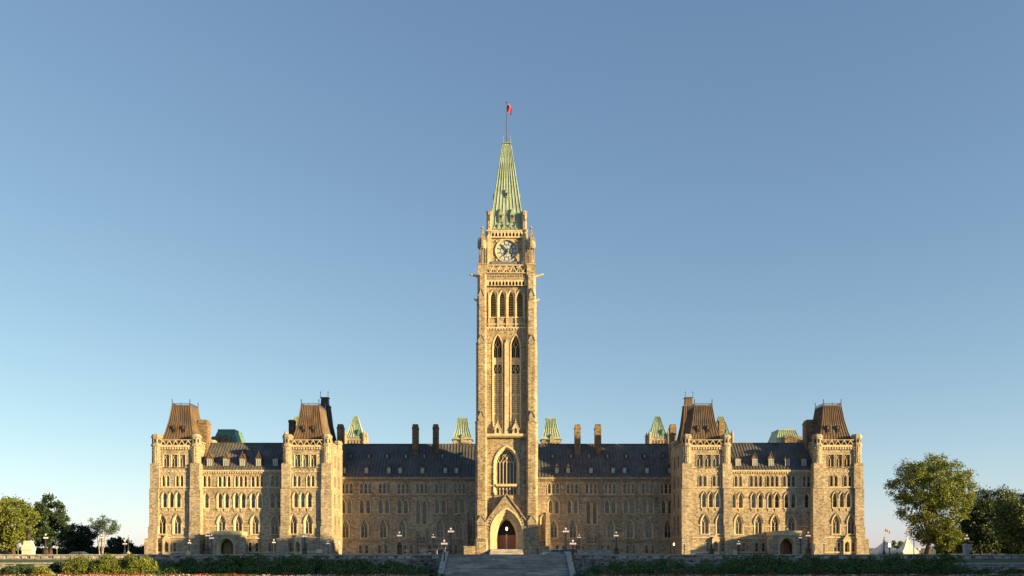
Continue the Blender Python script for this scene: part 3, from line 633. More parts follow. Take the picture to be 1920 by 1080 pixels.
# corner buttresses
LV=[(1046,1011,6.62,3.9),(1011,935,6.45,4.0),(935,788,6.4,4.05),(788,640,6.25,4.1),(640,556,6.12,4.15),(556,512,5.98,4.15)]
for qx in (-1,1):
    for qy in (-1,1):
        m=MB(); g=MB()
        for (ya,yb,o,i) in LV:
            z0=zz(ya) if ya!=1046 else DL; z1=zz(yb); c=.5
            def ring(o,i,z): return [(qx*i,qy*i,z),(qx*(o-.25),qy*i,z),(qx*o,qy*(i+.3),z),(qx*o,qy*(o-c),z),(qx*(o-c),qy*o,z),(qx*(i+.3),qy*o,z),(qx*i,qy*(o-.25),z)]
            r0=[ring(o,i,z0),ring(o,i,z1-.3),ring(o-.14,i,z1)]
            if qx*qy<0: r0=[list(reversed(r)) for r in r0]
            m.rings(r0)
            if ya not in(556,):
                gg=MB(); gg.rings([ring(o+.08,i,z1-.42),ring(o+.08,i,z1-.28)] if qx*qy>0 else [list(reversed(ring(o+.08,i,z1-.42))),list(reversed(ring(o+.08,i,z1-.28)))]); TP(gg,'string_course',M['darkdress'])
        b=TP(m,'corner_buttress',M['tower'])
        # gablets on the set-offs
        for (yt,yb,h) in ((770,790,.58),(627,645,.62),(540,562,.5),(966,985,.85)):
            for k in (0,1):
                gb=MB(); oo={770:6.4,627:6.25,540:6.1,966:6.6}[yt]; x=qx*5.15; z0,z1=zz(yb),zz(yt)
                gb.M=rot(0) if k==0 else rot(1)
                pts=[(x-h,z0),(x+h,z0),(x+h,z0+(z1-z0)*.35),(x,z1),(x-h,z0+(z1-z0)*.35)]
                gy=-oo-.12 
                if k==0 and qy>0 : gb.M=rot(2)
                if k==1: gb.M=rot(1) if (qx>0)==True else rot(3)
                gb.prism(pts,gy,gy+.5)
                for q in (-1,1): gb.tube((x+q*(h+.1),gy-.03,z0+(z1-z0)*.3),(x,gy-.03,z1+.08),.09,.09,4)
                for v in range(len(gb.v)): pass
                gb.build('gablet',M['darkdress'],b)
# four faces
zb_=zz(594,-.8)
def face(k, front):
    Mx=rot(k); fy=-5.0
    m=MB(); m.M=Mx
    holes=[]
    for x in (-2.75,-.9,.9,2.75): holes.append(KIND['belfry_opening']['hole'](x,zb_))
    sl=[]
    for x in (-1.85,1.85):
        l=arch(x,1.02,zz(813,-.8),zz(650,-.8),zz(627,-.8)); sl.append(l); holes.append(l)
    gw=arch(0,2.62,zz(928,-.8),zz(872,-.8),zz(836,-.8)); holes.append(gw)
    if front: holes.append(arch(0,3.45,DL+.02,zz(990,-.8),zz(956,-.8)))
    z1=zz(512,-.8)
    m.panel([(-4.25,DL),(4.25,DL),(4.25,z1),(-4.25,z1)],holes,fy,fy+.95)
    TP(m,'tower_wall',M['tower'])
    for x in (-2.75,-.9,.9,2.75):
        p=Mx@Vector((x,fy,zb_)); window('belfry_opening',p.x,p.y,p.z,R(90*k),CT)
    for x in (-1.85,1.85):
        # slot: traceried window, spandrel, perforated screens
        f=MB(); f.M=Mx
        L=[(arch(x,1.12,zz(813,-.8)-.05,zz(650,-.8),zz(625.5,-.8)),fy+.02),(arch(x,1.12,zz(813,-.8)-.05,zz(650,-.8),zz(625.5,-.8)),fy-.1),(arch(x,.98,zz(813,-.8),zz(650,-.8),zz(628,-.8)),fy-.1),(arch(x,.82,zz(813,-.8)+.02,zz(650,-.8),zz(630.5,-.8)),fy+.75)]
        f.rings([[(u,y,v) for u,v in l] for l,y in L],cap=False)
        sf=TP(f,'recessed_bay',M['dress'])
        f=MB(); f.M=Mx; f.box(x-1.05,x+1.05,fy+.78,fy+.94,zz(813.5,-.8),zz(626,-.8)); f.build('recess_back',M['void'],sf)
        f=MB(); f.M=Mx; f.box(x-.84,x+.84,fy+.55,fy+.775,zz(683,-.8),zz(669.5,-.8)); f.build('spandrel',M['dress'],sf); f=MB(); f.M=Mx; f.box(x-.84,x+.84,fy+.6,fy+.775,zz(702,-.8),zz(699.5,-.8)); f.build('spandrel',M['dress'],sf)
        t=MB(); t.M=Mx; sp=zz(652,-.8); b0=zz(669,-.8); ap=zz(631,-.8); dy=fy+.68
        t.box(x-.07,x+.07,dy-.08,dy+.06,b0,sp+.4)
        for q in (-1,1):
            P=[(x,sp-.1),(x+q*.25,sp+.45),(x+q*.48,sp+1.0)]; Q=[(x+q*.84,sp-.1),(x+q*.6,sp+.45),(x+q*.3,sp+.9),(x,ap-.2)]
            for c in (P,Q):
                for u,v in zip(c,c[1:]): t.tube((u[0],dy,u[1]),(v[0],dy,v[1]),.06,.06,4)
            t.box(x+q*.42-.02,x+q*.42+.02,dy,dy+.05,b0,sp)
        za_,zb2=zz(699.5,-.8),zz(683,-.8)
        t.box(x-.07,x+.07,dy-.05,dy+.05,za_,zb2)
        for q in (-1,1):
            t.tube((x,dy,za_),(x+q*.42,dy,za_+1.0),.06,.06,4); t.tube((x+q*.82,dy,za_),(x+q*.42,dy,za_+1.0),.06,.06,4); t.tube((x+q*.42,dy,za_+1.0),(x,dy,zb2),.06,.06,4); t.tube((x+q*.42,dy,za_+1.0),(x+q*.82,dy,zb2),.06,.06,4)
        t.build('tracery',M['dress'],sf)
        # perforated stone screen
        z0,z1_=zz(813,-.8)+.05,zz(702,-.8); nx,nz=5,int((z1_-z0)/.42); hl=[]
        sw=1.64/nx; sh=(z1_-z0)/nz
        for i in range(nx):
            for j in range(nz):
                if j in (nz//3,2*nz//3) or i==2: continue
                cx_=x-.82+sw*(i+.5); cz=z0+sh*(j+.5); hl.append([(cx_-.09,cz-.12),(cx_+.09,cz-.12),(cx_+.09,cz+.12),(cx_-.09,cz+.12)])
        t=MB(); t.M=Mx; t.panel([(x-.82,z0),(x+.82,z0),(x+.82,z1_),(x-.82,z1_)],hl,fy+.62,fy+.76); t.build('perforated_screen',M['dress'],sf)
        # lead-roofed gabled niche at the foot of the bay
        n=MB(); n.M=Mx; zc=zz(814,-.8); n.panel([(x-.7,zc),(x+.7,zc),(x+.55,zc+1.1),(x,zc+2.2),(x-.55,zc+1.1)],[arch(x,.27,zc+.12,zc+.8,zc+1.2)],fy-.75,fy-.4)
        n.tube((x,fy-.6,zc+2.1),(x,fy-.6,zc+2.9),.12,.05,5)
        for q in (-1,1): n.tube((x+q*.8,fy-.72,zc+.8),(x,fy-.72,zc+2.35),.11,.11,4)
        no=n.build('gabled_niche',M['dress'],sf)
        n=MB(); n.M=Mx; n.prism([(x-.95,zc+.02),(x+.95,zc+.02),(x+.95,zc+.9),(x,zc+1.7),(x-.95,zc+.9)],fy-.38,fy+.5); n.build('lead_roof',M['lead'],sf)
    # centre pier with canopy, ledges
    d=MB(); d.M=Mx
    d.prism([(-.42,zz(814,-.8)),(.42,zz(814,-.8)),(.42,zz(645,-.8)),(0,zz(636,-.8)),(-.42,zz(645,-.8))],fy-.3,fy)
    d.box(-4.1,4.1,fy-.95,fy+.02,zz(818,-.8),zz(814.2,-.8)); d.frus((-4.1,4.1,fy-.6,fy),(-4.1,4.1,fy-.95,fy),zz(821,-.8),zz(818,-.8)-.002)
    d.box(-4.1,4.1,fy-.2,fy+.02,zz(616,-.8),zz(613.5,-.8)); d.box(-4.1,4.1,fy-.14,fy+.02,zz(609,-.8),zz(607,-.8))
    corbels(d,-4.1,4.1,fy,zz(619,-.8),zz(616,-.8)-.002,.55,.16)
    for y in (877,911.5,933): 
        for q in (-1,1):
            if y==911.5: xs=(2.9,4.1)
            else: xs=(2.95,4.1) 
            d.box(q*xs[0],q*xs[1],fy-.15,fy+.02,zz(y,-.8),zz(y,-.8)+.2)
    for x in (-3.65,-1.83,0,1.83,3.65): d.box(x-.1,x+.1,fy-.22,fy+.02,zz(612,-.8),zz(548,-.8))
    TP(d,'string_course',M['dress'])
    # arcaded corbel table, rosette frieze, pierced parapet
    d=MB(); d.M=Mx; za,zb3=zz(537,-.8),zz(525,-.8); hl=[]
    n=11
    for i in range(n):
        x=-3.75+7.5*(i+.5)/n; hl.append(arch(x,.21,za+.08,za+.55,za+.95))
    d.panel([(-4.2,za),(4.2,za),(4.2,zb3),(-4.2,zb3)],hl,fy-.5,fy-.04); c0=TP(d,'corbel_table',M['dress'])
    d=MB(); d.M=Mx; d.box(-4.1,4.1,fy-.039,fy-.01,za,zb3); d.build('arcade_painted_shade',M['void'],c0)  # black sheet behind the arches, their shade put in as colour
    d=MB(); d.M=Mx; za,zb3=zz(525,-.8)+.002,zz(513,-.8); d.box(-4.2,4.2,fy-.62,fy+.3,za,za+.18); d.box(-4.2,4.2,fy-.5,fy+.3,za+.18,zb3-.2); d.box(-4.25,4.25,fy-.75,fy+.3,zb3-.2,zb3)
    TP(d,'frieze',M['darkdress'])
    d=MB(); d.M=Mx
    for i in range(15): x=-3.9+7.8*(i+.5)/15; zc=(za+zb3)/2; d.prism([(x-.17,zc),(x,zc-.17),(x+.17,zc),(x,zc+.17)],fy-.6,fy-.502)
    d.build('rosette',M['darkdress'],c0)
    d=MB(); d.M=Mx; z0,z1=zz(513,-.8)+.002,zz(498,-.8); d.box(-4.2,4.2,fy-.68,fy-.4,z1-.2,z1); d.box(-4.2,4.2,fy-.66,fy-.42,z0,z0+.1)
    n=6; st=8.0/n
    for i in range(n):
        x0=-4.0+i*st
        d.tube((x0,fy-.54,z1-.2),(x0+st/2,fy-.54,z0+.1),.13,.13,4); d.tube((x0+st,fy-.54,z1-.2),(x0+st/2,fy-.54,z0+.1),.13,.13,4); d.tube((x0,fy-.54,z0+.1),(x0,fy-.54,z1-.1),.07,.07,4); d.ball((x0+st/2,fy-.56,z0+.16),.16,6,4)
    TP(d,'pierced_parapet',M['dress'])
    # great window
    d=MB(); d.M=Mx
    L=[(arch(0,2.68,zz(928,-.8)-.02,zz(872,-.8),zz(835,-.8)),fy+.02),(arch(0,2.74,zz(928,-.8)-.02,zz(872,-.8),zz(834,-.8)),fy-.2),(arch(0,2.5,zz(928,-.8),zz(872,-.8),zz(838,-.8)),fy-.2),(arch(0,2.1,zz(928,-.8)+.02,zz(871,-.8),zz(843,-.8)),fy+.7)]
    d.rings([[(u,y,v) for u,v in l] for l,y in L],cap=False); gwn=TP(d,'great_window',M['dress'])
    d=MB(); d.M=Mx; l=arch(0,2.2,zz(928,-.8),zz(871,-.8),zz(842,-.8)); d.panel(l,[],fy+.70,fy+.8); d.build('leaded_glass',M['darkglass'],gwn)
    d=MB(); d.M=Mx; b0=zz(928,-.8); sp=zz(868,-.8); dy=fy+.58
    for i in range(-2,3):
        x=i*.7; top=sp+(1.2 if abs(i)==0 else .5 if abs(i)==1 else -.1); d.box(x-.075,x+.075,dy-.12,dy+.1,b0,top)
    for q in (-1,1):
        x=q*2.05; d.box(x-.09,x+.09,dy-.12,dy+.1,b0,sp)
        for P in ([(q*1.4,sp-.1),(q*1.05,sp+.6),(q*.7,sp+1.0),(q*.35,sp+1.5),(0,sp+1.9)],[(q*2.05,sp-.1),(q*1.75,sp+.45),(q*1.4,sp+.1)],[(q*1.4,sp-.1),(q*1.7,sp+.6),(q*1.45,sp+1.3)],[(0,sp-.1),(q*.35,sp+.55),(q*.7,sp-.1)],[(q*.7,sp-.1),(q*1.05,sp+.45),(q*1.4,sp-.1)],[(q*.35,sp+.5),(q*.1,sp+1.1),(q*.45,sp+1.8),(q*.85,sp+1.4),(q*.7,sp+.9)],[(0,sp+1.9),(q*.3,sp+2.4)]):
            for u,v in zip(P,P[1:]): d.tube((u[0],dy,u[1]),(v[0],dy,v[1]),.065,.065,4)
    d.build('tracery',M['dress'],gwn)
    d=MB(); d.M=Mx; d.box(-2.25,2.25,fy-.35,fy+.6,zz(912,-.8),zz(907.5,-.8)); 
    for i in range(6): x=-1.75+i*.7; d.panel([(x-.35,zz(918,-.8)),(x+.35,zz(918,-.8)),(x+.35,zz(912,-.8)-.01),(x-.35,zz(912,-.8)-.01)],[arch(x,.22,zz(918,-.8)+.02,zz(916,-.8),zz(913,-.8)-.05)],fy+.3,fy+.45)
    d.build('transom',M['dress'],gwn)
for k in range(4):
    n0=set(o.name for o in CT.children); face(k,k==0)
# children above were written about the tower axis; CT sits at y=CY, so they follow it.
# core
m=MB(); m.box(-4.0,4.0,-4.0,4.0,zz(975),zz(513)); m.box(-4,4,-2.4,4,DL,zz(975)-.01); TP(m,'tower_core',M['tower'])
# gargoyles
for qx in (-1,1):
    for (py_,ln,r) in ((511,1.55,.30),(558,.75,.2)):
        g=MB(); x=qx*5.95; z=zz(py_+2); 
        P=[(x,z-.25,r),(x+qx*ln*.5,z-.05,r*.75),(x+qx*ln*.85,z+.1,r*.8),(x+qx*ln*1.1,z+.08,r*.35)]
        for a,b in zip(P,P[1:]): g.tube((a[0],-5.2,a[1]),(b[0],-5.2,b[1]),a[2],b[2],6)
        g.tube((x+qx*ln*.85,-5.2,z+.2),(x+qx*ln*.75,-5.2,z+.2+r),.1,.04,4)
        TP(g,'gargoyle',M['dress'])
# clock stage
HB=4.05; zc0,zc1=zz(496,0),zz(430,0)
m=MB(); 
for k in range(4):
    m.M=rot(k); m.panel([(-HB,zc0-1.8),(HB,zc0-1.8),(HB,zc1),(-HB,zc1)],[[(2.16*math.cos(t),zz(469.7,0)+2.16*math.sin(t)) for t in [2*math.pi*i/32 for i in range(32)]]],-HB,-HB+.4)
m.M=None; m.box(-HB+.41,HB-.41,-HB+.41,HB-.41,zc0-1.8,zc1-.01)
TP(m,'clock_stage_wall',M['tower'])
for k in range(4):
    Mx=rot(k); zcl=zz(469.7,0)
    def ringpts(r,y,n=32): return [(r*math.cos(2*math.pi*i/n),y,zcl+r*math.sin(2*math.pi*i/n)) for i in range(n)]
    d=MB(); d.M=Mx; d.rings([ringpts(2.42,-HB+.05),ringpts(2.42,-HB-.22),ringpts(2.2,-HB-.22),ringpts(2.06,-HB+.2)],cap=False); cf=TP(d,'clock',M['dress'])
    d=MB(); d.M=Mx; d.rings([ringpts(2.12,-HB+.18),ringpts(2.12,-HB+.3)]); d.build('dial',M['iron'],cf)
    d=MB(); d.M=Mx
    for i in range(12):
        a0,a1=R(30*i-12.2),R(30*i+12.2); P=[]
        for j in range(5): t=a0+(a1-a0)*j/4; P.append((1.98*math.sin(t),1.98*math.cos(t)))
        for j in range(4,-1,-1): t=R(30*i)+(a1-R(30*i)-.02)*(j-2)/2; P.append((1.34*math.sin(t),1.34*math.cos(t)))
        d.prism([(x,zcl+z) for x,z in reversed(P)],-HB+.10,-HB+.16)
    for i in range(6):
        for (r0,r1) in ((.62,1.22),(.1,.56)):
            a0,a1=R(60*i+3+(30 if r0<.5 else 0)),R(60*i+57+(30 if r0<.5 else 0)); P=[(r1*math.sin(a0+(a1-a0)*j/4),r1*math.cos(a0+(a1-a0)*j/4)) for j in range(5)]+[(r0*math.sin(a1-(a1-a0)*j/2),r0*math.cos(a1-(a1-a0)*j/2)) for j in range(3)]
            d.prism([(x,zcl+z) for x,z in reversed(P)],-HB+.11,-HB+.16)
    d.build('dial_panel',M['dialwhite'],cf)
    for ang,ln,w_ in ((319,1.75,.13),(207,1.15,.19)):
        d=MB(); d.M=Mx; t=R(ang); u=Vector((math.sin(t),math.cos(t))); v=Vector((u.y,-u.x))
        P=[u*-.45+v*w_*.8,u*-.45-v*w_*.8,u*ln*.55-v*w_*1.2,u*ln-v*.02,u*ln+v*.02,u*ln*.55+v*w_*1.2]
        d.prism([(p.x,zcl+p.y) for p in P],-HB-.02-(.06 if ln>1.5 else 0),-HB+.02-(.06 if ln>1.5 else 0)); d.build('clock_hand',M['iron'],cf)
    d=MB(); d.M=Mx; za=zz(445,0); zb3=zz(434,0)
    d.panel([(-3.3,za),(3.3,za),(3.3,zb3),(-3.3,zb3)],[arch(-2.85+5.7*i/8,.2,za+.15,za+.6,za+1.0) for i in range(9)],-HB-.3,-HB-.02); d.box(-3.6,3.6,-HB-.32,-HB,za-.14,za-.003); d.box(-4.1,4.1,-HB-.36,-HB+.2,zb3+.002,zb3+.3)
    c0=TP(d,'corbel_table',M['dress'])
    d=MB(); d.M=Mx; d.box(-3.3,3.3,-HB-.019,-HB-.008,za,zb3); d.build('arcade_painted_shade',M['void'],c0)  # same painted shade behind the clock stage arches
    d=MB(); d.M=Mx
    for q in (-1,1):
        d.box(q*3.05,q*3.15,-HB-.1,-HB,zc0,zz(447,0)); 
        for zq in (zz(452,0),zz(487,0)): d.ball((q*2.1,-HB-.02,zq),.22,6,4)
    TP(d,'clock_trim',M['dress'])
    d=MB(); d.M=Mx; d.box(-3.2,3.2,-HB-.5,-HB-.02,zz(497.5,0),zz(491,0)); TP(d,'lead_flashing',M['lead'])
# corner piers of clock stage rising as turrets past the roof
for qx in (-1,1):
    for qy in (-1,1):
        m=MB(); x,y=qx*3.62,qy*3.62; zt=zz(398,0)
        m.oct(x,y,[(.62,zc0-1.0),(.62,zz(445,0)),(.68,zz(432,0)),(.55,zz(428,0)),(.52,zt),(.6,zt+.02),(.6,zt+.25),(.4,zt+.45)]); t=TP(m,'corner_turret',M['tower'])
        m=MB(); m.box(x-.1,x+.1,y+qy*.53-.03,y+qy*.53+.03,zz(415,0),zz(402,0)); m.build('slit',M['void'],t)
        # gabled panel on the pier
        m=MB(); 
        m.prism([(x-.35,zc0),(x+.35,zc0),(x+.35,zz(443,0)),(x,zz(435.5,0)),(x-.35,zz(443,0))],min(y+qy*.6,y+qy*.72),max(y+qy*.6,y+qy*.72)); m.build('gablet',M['dress'],t)
# tall open pinnacles on the outer corners
for qx in (-1,1):
    for qy in (-1,1):
        x,y=qx*5.0,qy*5.0; m=MB(); z0=ZPAR-.4; z1=Z(496,-.8); z2=Z(467,-.8); z3=Z(459,-.8)
        m.box(x-.88,x+.88,y-.88,y+.88,z0,z1-.3); m.box(x-.98,x+.98,y-.98,y+.98,z1-.3,z1)
        p=TP(m,'pinnacle',M['tower'])
        m=MB(); 
        for i in range(8):
            a=R(45*i+22.5); m.tube((x+.72*math.cos(a),y+.72*math.sin(a),z1),(x+.72*math.cos(a),y+.72*math.sin(a),z2+.3),.085,.085,5)
        m.tube((x,y,z1),(x,y,z2),.16,.16,5); m.build('pinnacle_shaft',M['darkdress'],p)
        m=MB(); m.oct(x,y,[(.74,z2),(.86,z2+.4),(.78,z3+.2),(.60,z3+.8),(.07,Z(430,-.8)),(.07,Z(428,-.8))])
        for i in range(4):
            a=R(90*i); cx_,cy_=x+.8*math.cos(a),y+.8*math.sin(a); m.lathe(cx_,cy_,[(.24,z2+.2),(.26,z3+.3),(.03,z3+1.6)],4,R(45))
        for i in range(4):
            a=R(90*i+45)
            for j in range(7): t=j/7; rr=.66*(1-t)+.1; m.ball((x+rr*math.cos(a),y+rr*math.sin(a),z3+1+t*(Z(432,-.8)-z3-1)),.12,5,3)
        m.ball((x,y,Z(427,-.8)),.26,6,4); m.box(x-.34,x+.34,y-.1,y+.1,Z(428.5,-.8),Z(427,-.8)); m.tube((x,y,Z(429,-.8)),(x,y,Z(424,-.8)),.11,.06,5)
        m.build('pinnacle_spire',M['darkdress'],p)
# spire
def zc(py,a): return Z(py,CY-a)
SP=[(3.72,zc(429.5,3.7)),(3.30,zc(424,3.3)),(3.02,zc(398,3)),(2.62,zc(375,2.6)),(2.18,zc(348,2.2)),(1.45,zc(305,1.4)),(.92,zc(273,.9))]
m=MB(); m.rings([[(-a,-a,z),(a,-a,z),(a,a,z),(-a,a,z)] for a,z in SP])
for k in range(4):
    m.M=rot(k)
    for (a,za),(b,zb3) in zip(SP,SP[1:]): seams(m,((-a,-a,za),(a,-a,za),(b,-b,zb3),(-b,-b,zb3)),8,.085 if a>1.5 else .06)
m.M=None; spire=TP(m,'spire',M['green'])
m=MB(); zt=zc(273,.9); m.box(-.98,.98,-.98,.98,zt-.05,zt+.12); m.box(-.72,.72,-.72,.72,zt+.12,zt+.75)
m.box(-.92,.92,-.92,.92,zt+.55,zt+.72)
for qx in (-1,1):
    for qy in (-1,1): m.lathe(qx*.78,qy*.78,[(.1,zt),(.07,zt+1.2),(.12,zt+1.3),(.05,zt+1.5),(.08,zt+1.9),(.02,zt+2.2)],5)
m.build('spire_lantern',M['green'],spire)
for k in range(4):
    for (x,py_,sz) in ((-1.2,412,1.0),(1.2,412,1.0),(0,365,.62)):
        zb4=zz(py_,1); a=[aa for aa,z_ in SP]; 
        # slope position at that height
        for (a0,z0),(a1,z1) in zip(SP,SP[1:]):
            if z0<=zb4<=z1: off_=a0+(a1-a0)*(zb4-z0)/(z1-z0)
        m=MB(); m.M=rot(k); yf=-off_-.30
        m.prism([(x-.42*sz,zb4-.5*sz),(x+.42*sz,zb4-.5*sz),(x+.42*sz,zb4+.95*sz),(x+.3*sz,zb4+1.25*sz),(x-.3*sz,zb4+1.25*sz),(x-.42*sz,zb4+.95*sz)],yf,yf+1.5)
        m.prism([(x-.55*sz,zb4+.95*sz),(x+.55*sz,zb4+.95*sz),(x,zb4+2.3*sz)],yf-.05,yf+1.9)
        d=m.build('spire_dormer',M['green'],spire)
        m=MB(); m.M=rot(k); m.box(x-.24*sz,x+.24*sz,yf-.03,yf+.02,zb4-.25*sz,zb4+.85*sz); m.build('dormer_opening',M['redgran'] if sz>.9 else M['void'],d)
        m=MB(); m.M=rot(k); m.box(x-.24*sz,x+.24*sz,yf-.05,yf-.032,zb4+.35*sz,zb4+.85*sz); m.build('dormer_painted_shade',M['void'],d)  # dark sheet over the opening's upper half, shade painted under the hood
    m=MB(); m.M=rot(k)
    for i in range(4): x=-1.8+1.2*i; m.prism([(x-.2,zz(428,1)),(x+.2,zz(428,1)),(x,zz(421,1))],-3.62,-2.9)
    m.build('eaves_gablet',M['green'],spire)
m=MB(); m.tube((0,0,zt),(0,0,zc(192.5,0)),.10,.05,6); m.ball((0,0,zc(192,0)),.16,6,4); m.build('flagpole',M['iron'],spire)
# portal
fy=-6.35; ap=zz(927,-2.1)
m=MB(); zs_,za_=zz(1000,-2.1),zz(953,-2.1)
m.panel([(-4.15,DL),(4.15,DL),(4.15,zz(976,-2.1)),(3.9,zz(976,-2.1)),(0,ap),(-3.9,zz(976,-2.1)),(-4.15,zz(976,-2.1))],[arch(0,3.3,DL+.02,zs_,za_)],fy,fy+1.3)
po=TP(m,'portal',M['tower'])
m=MB(); L=[]
stp=[(3.45,0,-.12),(3.2,1,-.12),(3.1,1.5,.25),(2.9,2.2,.25),(2.8,2.6,.65),(2.6,3.4,.65),(2.5,3.8,1.1),(2.25,4.6,1.1),(2.15,5,1.6),(1.95,5.8,2.0),(1.85,6,3.4)]
def aL(w_,apx): return arch(0,w_,DL+.02+(3.45-w_)*.004,zs_-(3.45-w_)*.3,zz(951+apx*3.6,-2.1),8)
L=[[(u,fy+.1,v) for u,v in aL(3.45,0)]]+[[(u,fy+d_,v) for u,v in aL(w_,a_)] for w_,a_,d_ in stp]
m.rings(L,cap=False); m.build('archivolt',M['dress'],po)
m=MB()
for q in (-1,1):
    m.tube((q*4.2,fy-.1,zz(978,-2.1)),(0,fy-.1,ap+.1),.17,.17,4)
    for j in range(12):
        t=(j+.5)/12; m.ball((q*(3.35*math.cos(t*1.15)),fy-.12,zs_+.4+(za_-zs_+.3)*math.sin(t*1.5)),.16,5,3)
m.lathe(0,fy,[(.14,ap),(.1,ap+.5),(.25,ap+.7),(.05,ap+1.0)],5)
m.build('gable_coping',M['darkdress'],po)
m=MB()
for q in (-1,1):
    for i in range(6): x=q*(4.35+i*.34); m.box(x-.08,x+.08,-6.72,-6.61,zz(1014),zz(1009))
m.build('blind_arcading',M['darkdress'],po)
m=MB(); m.box(-1.95,1.95,-2.9,-2.75,.4,zz(972)); m.build('portal_back_wall',M['void'],po)
for q in (-1,1):
    m=MB(); x0,x1=sorted((q*.14,q*1.8)); m.box(x0,x1,-3.05,-2.92,.6,zz(1003)); 
    d=m.build('entrance_door',M['wood'],po)
    m=MB(); m.box(q*.9-.03,q*.9+.03,-3.08,-3.052,.7,zz(1004)); m.build('door_rail',M['bronze'],d)
m=MB(); m.box(-.14,.14,-3.3,-2.95,.6,zz(1003)); m.lathe(0,-3.2,[(.2,zz(1012)),(.25,zz(1009)),(.2,zz(1003)),(.1,zz(1001))],6); m.build('trumeau',M['dress'],po)
m=MB(); m.lathe(0,-4.6,[(.08,zz(994.5)),(.2,zz(993)),(.2,zz(989.5)),(.06,zz(988))],6); lt=m.build('hanging_lantern',M['lantern'],po)
m=MB(); m.tube((0,-4.6,zz(986)),(0,-4.6,zz(976)),.03,.03,4); m.build('lantern_chain',M['iron'],lt)
m=MB(); m.box(-1.98,1.98,-6.3,-2.7,DL,.6)
for i in range(7): m.box(-3.2-i*.05,3.2+i*.05,-6.45-.38*(i+1),-6.45-.38*i-.003 if i else -6.3,DL,.6-i*.2)
m.build('entrance_steps',M['step'],po)
for q in (-1,1):
    m=MB(); a,b=sorted((q*X(1009,-4),q*X(1031,-4))); m.box(a,b,-6.6,-4.6,DL,zz(1026,-2)); m.box(a-.06,b+.06,-6.66,-4.54,zz(1026,-2)+.002,zz(1024,-2)); m.build('flank_wall',M['tower'],po)

# flag at the mast head
def flag(name, loc, w_, h_, label, drop=.3, group=None, rz=0, lean=0, fb=.26):
    e=empty(name,loc,label,'flag',group,rz)
    nx=16
    def strip(u0,u1,mat,nm):
        m=MB(); rr=[]
        for i in range(nx+1):
            u=u0+(u1-u0)*i/nx; yy=.12*h_*math.sin(u*9)+.1*h_*math.sin(u*17); dz=-drop*h_*u*u-lean*u
            rr.append([(u*w_,yy-.01,dz),(u*w_,yy+.01,dz),(u*w_*(1-.1*drop),yy+.01+.05*h_*math.sin(u*12+1),dz-h_),(u*w_*(1-.1*drop),yy-.01+.05*h_*math.sin(u*12+1),dz-h_)])
        m.rings(rr); m.build(nm,mat,e)
    strip(0,fb,M['red'],'red_band'); strip(fb,1-fb,M['white'],'white_field'); strip(1-fb,1,M['red'],'red_band')
    # eleven-pointed leaf in the middle
    pts=[(0,-.38),(.03,-.18),(.22,-.2),(.18,-.1),(.36,.06),(.3,.1),(.34,.22),(.2,.19),(.17,.25),(.08,.12),(.12,.34),(.05,.31),(0,.42)]
    pts=pts+[(-x,z) for x,z in reversed(pts[1:-1])]
    m=MB()
    for off_ in (-.12,.12):
        vs=[]
        for x,z in pts:
            u=.5+x*h_*.75/w_; yy=.12*h_*math.sin(u*9)+.1*h_*math.sin(u*17)+off_*.25; vs.append((u*w_,yy,-drop*h_*u*u-lean*u-h_*.5+z*h_*.75))
        m.add(vs,[tuple(range(len(vs)))])
    m.build('leaf_emblem',M['red'],e)
    return e
flag('flag',(.08,CY,Z(194.5,CY)),.95,1.55,'red and white maple leaf flag hanging limp at the top of the clock tower mast',drop=.6,fb=.36)

# ================================================================== GROUND, TERRACE, STEPS
m=MB(); m.box(-3000,3000,-66.9,3000,DL-1.5,DL-.02); tag(m.build('ground',M['ground']),kind='structure')
m=MB(); m.box(-110,110,-66,-2,DL-.1,DL); m.box(-110,110,-2,11,DL-.1,DL-.001); tag(m.build('road',M['asphalt']),kind='structure')
# lower lawn rising toward the viewer
prof=[(-69,-3.0),(-100,-3.0),(-120,-2.3),(-160,-1.0),(-200,-.9),(-600,-.9)]
m=MB()
for (y0,z0),(y1,z1) in zip(prof,prof[1:]): m.add([(-600,y1,z1),(600,y1,z1),(600,y0,z0),(-600,y0,z0)],[(0,1,2,3)])
tag(m.build('lawn',M['grass']),kind='structure')
m=MB(); m.add([(-7.4,-122,-2.22),(7.4,-122,-2.22),(7.4,-100,-2.99),(-7.4,-100,-2.99)],[(0,1,2,3)]); m.add([(-7.4,-100,-2.99),(7.4,-100,-2.99),(7.4,-78,-2.99),(-7.4,-78,-2.99)],[(0,1,2,3)]); tag(m.build('path',M['step']),kind='structure')
# stairs
m=MB(); n=19; SW=7.4
for i in range(n): 
    y1=-70-.48*i; z=.02-.157*i; m.box(-SW,SW,y1-.48,-66 if i==0 else y1+.001*0-.002,-3.1,z) if i==0 else m.box(-SW,SW,y1-.48,y1-.002,-3.1,z)
st=m.build('staircase',M['step'])
m=MB()
for i in range(n): y1=-70-.48*i; z=.02-.157*i; m.box(-SW+.01,SW-.01,y1-.515,y1-.40,z+.001,z+.035)
m.build('nosing',M['coping'],st); tag(st,'wide flight of worn grey granite steps climbing to the tower entrance','staircase')
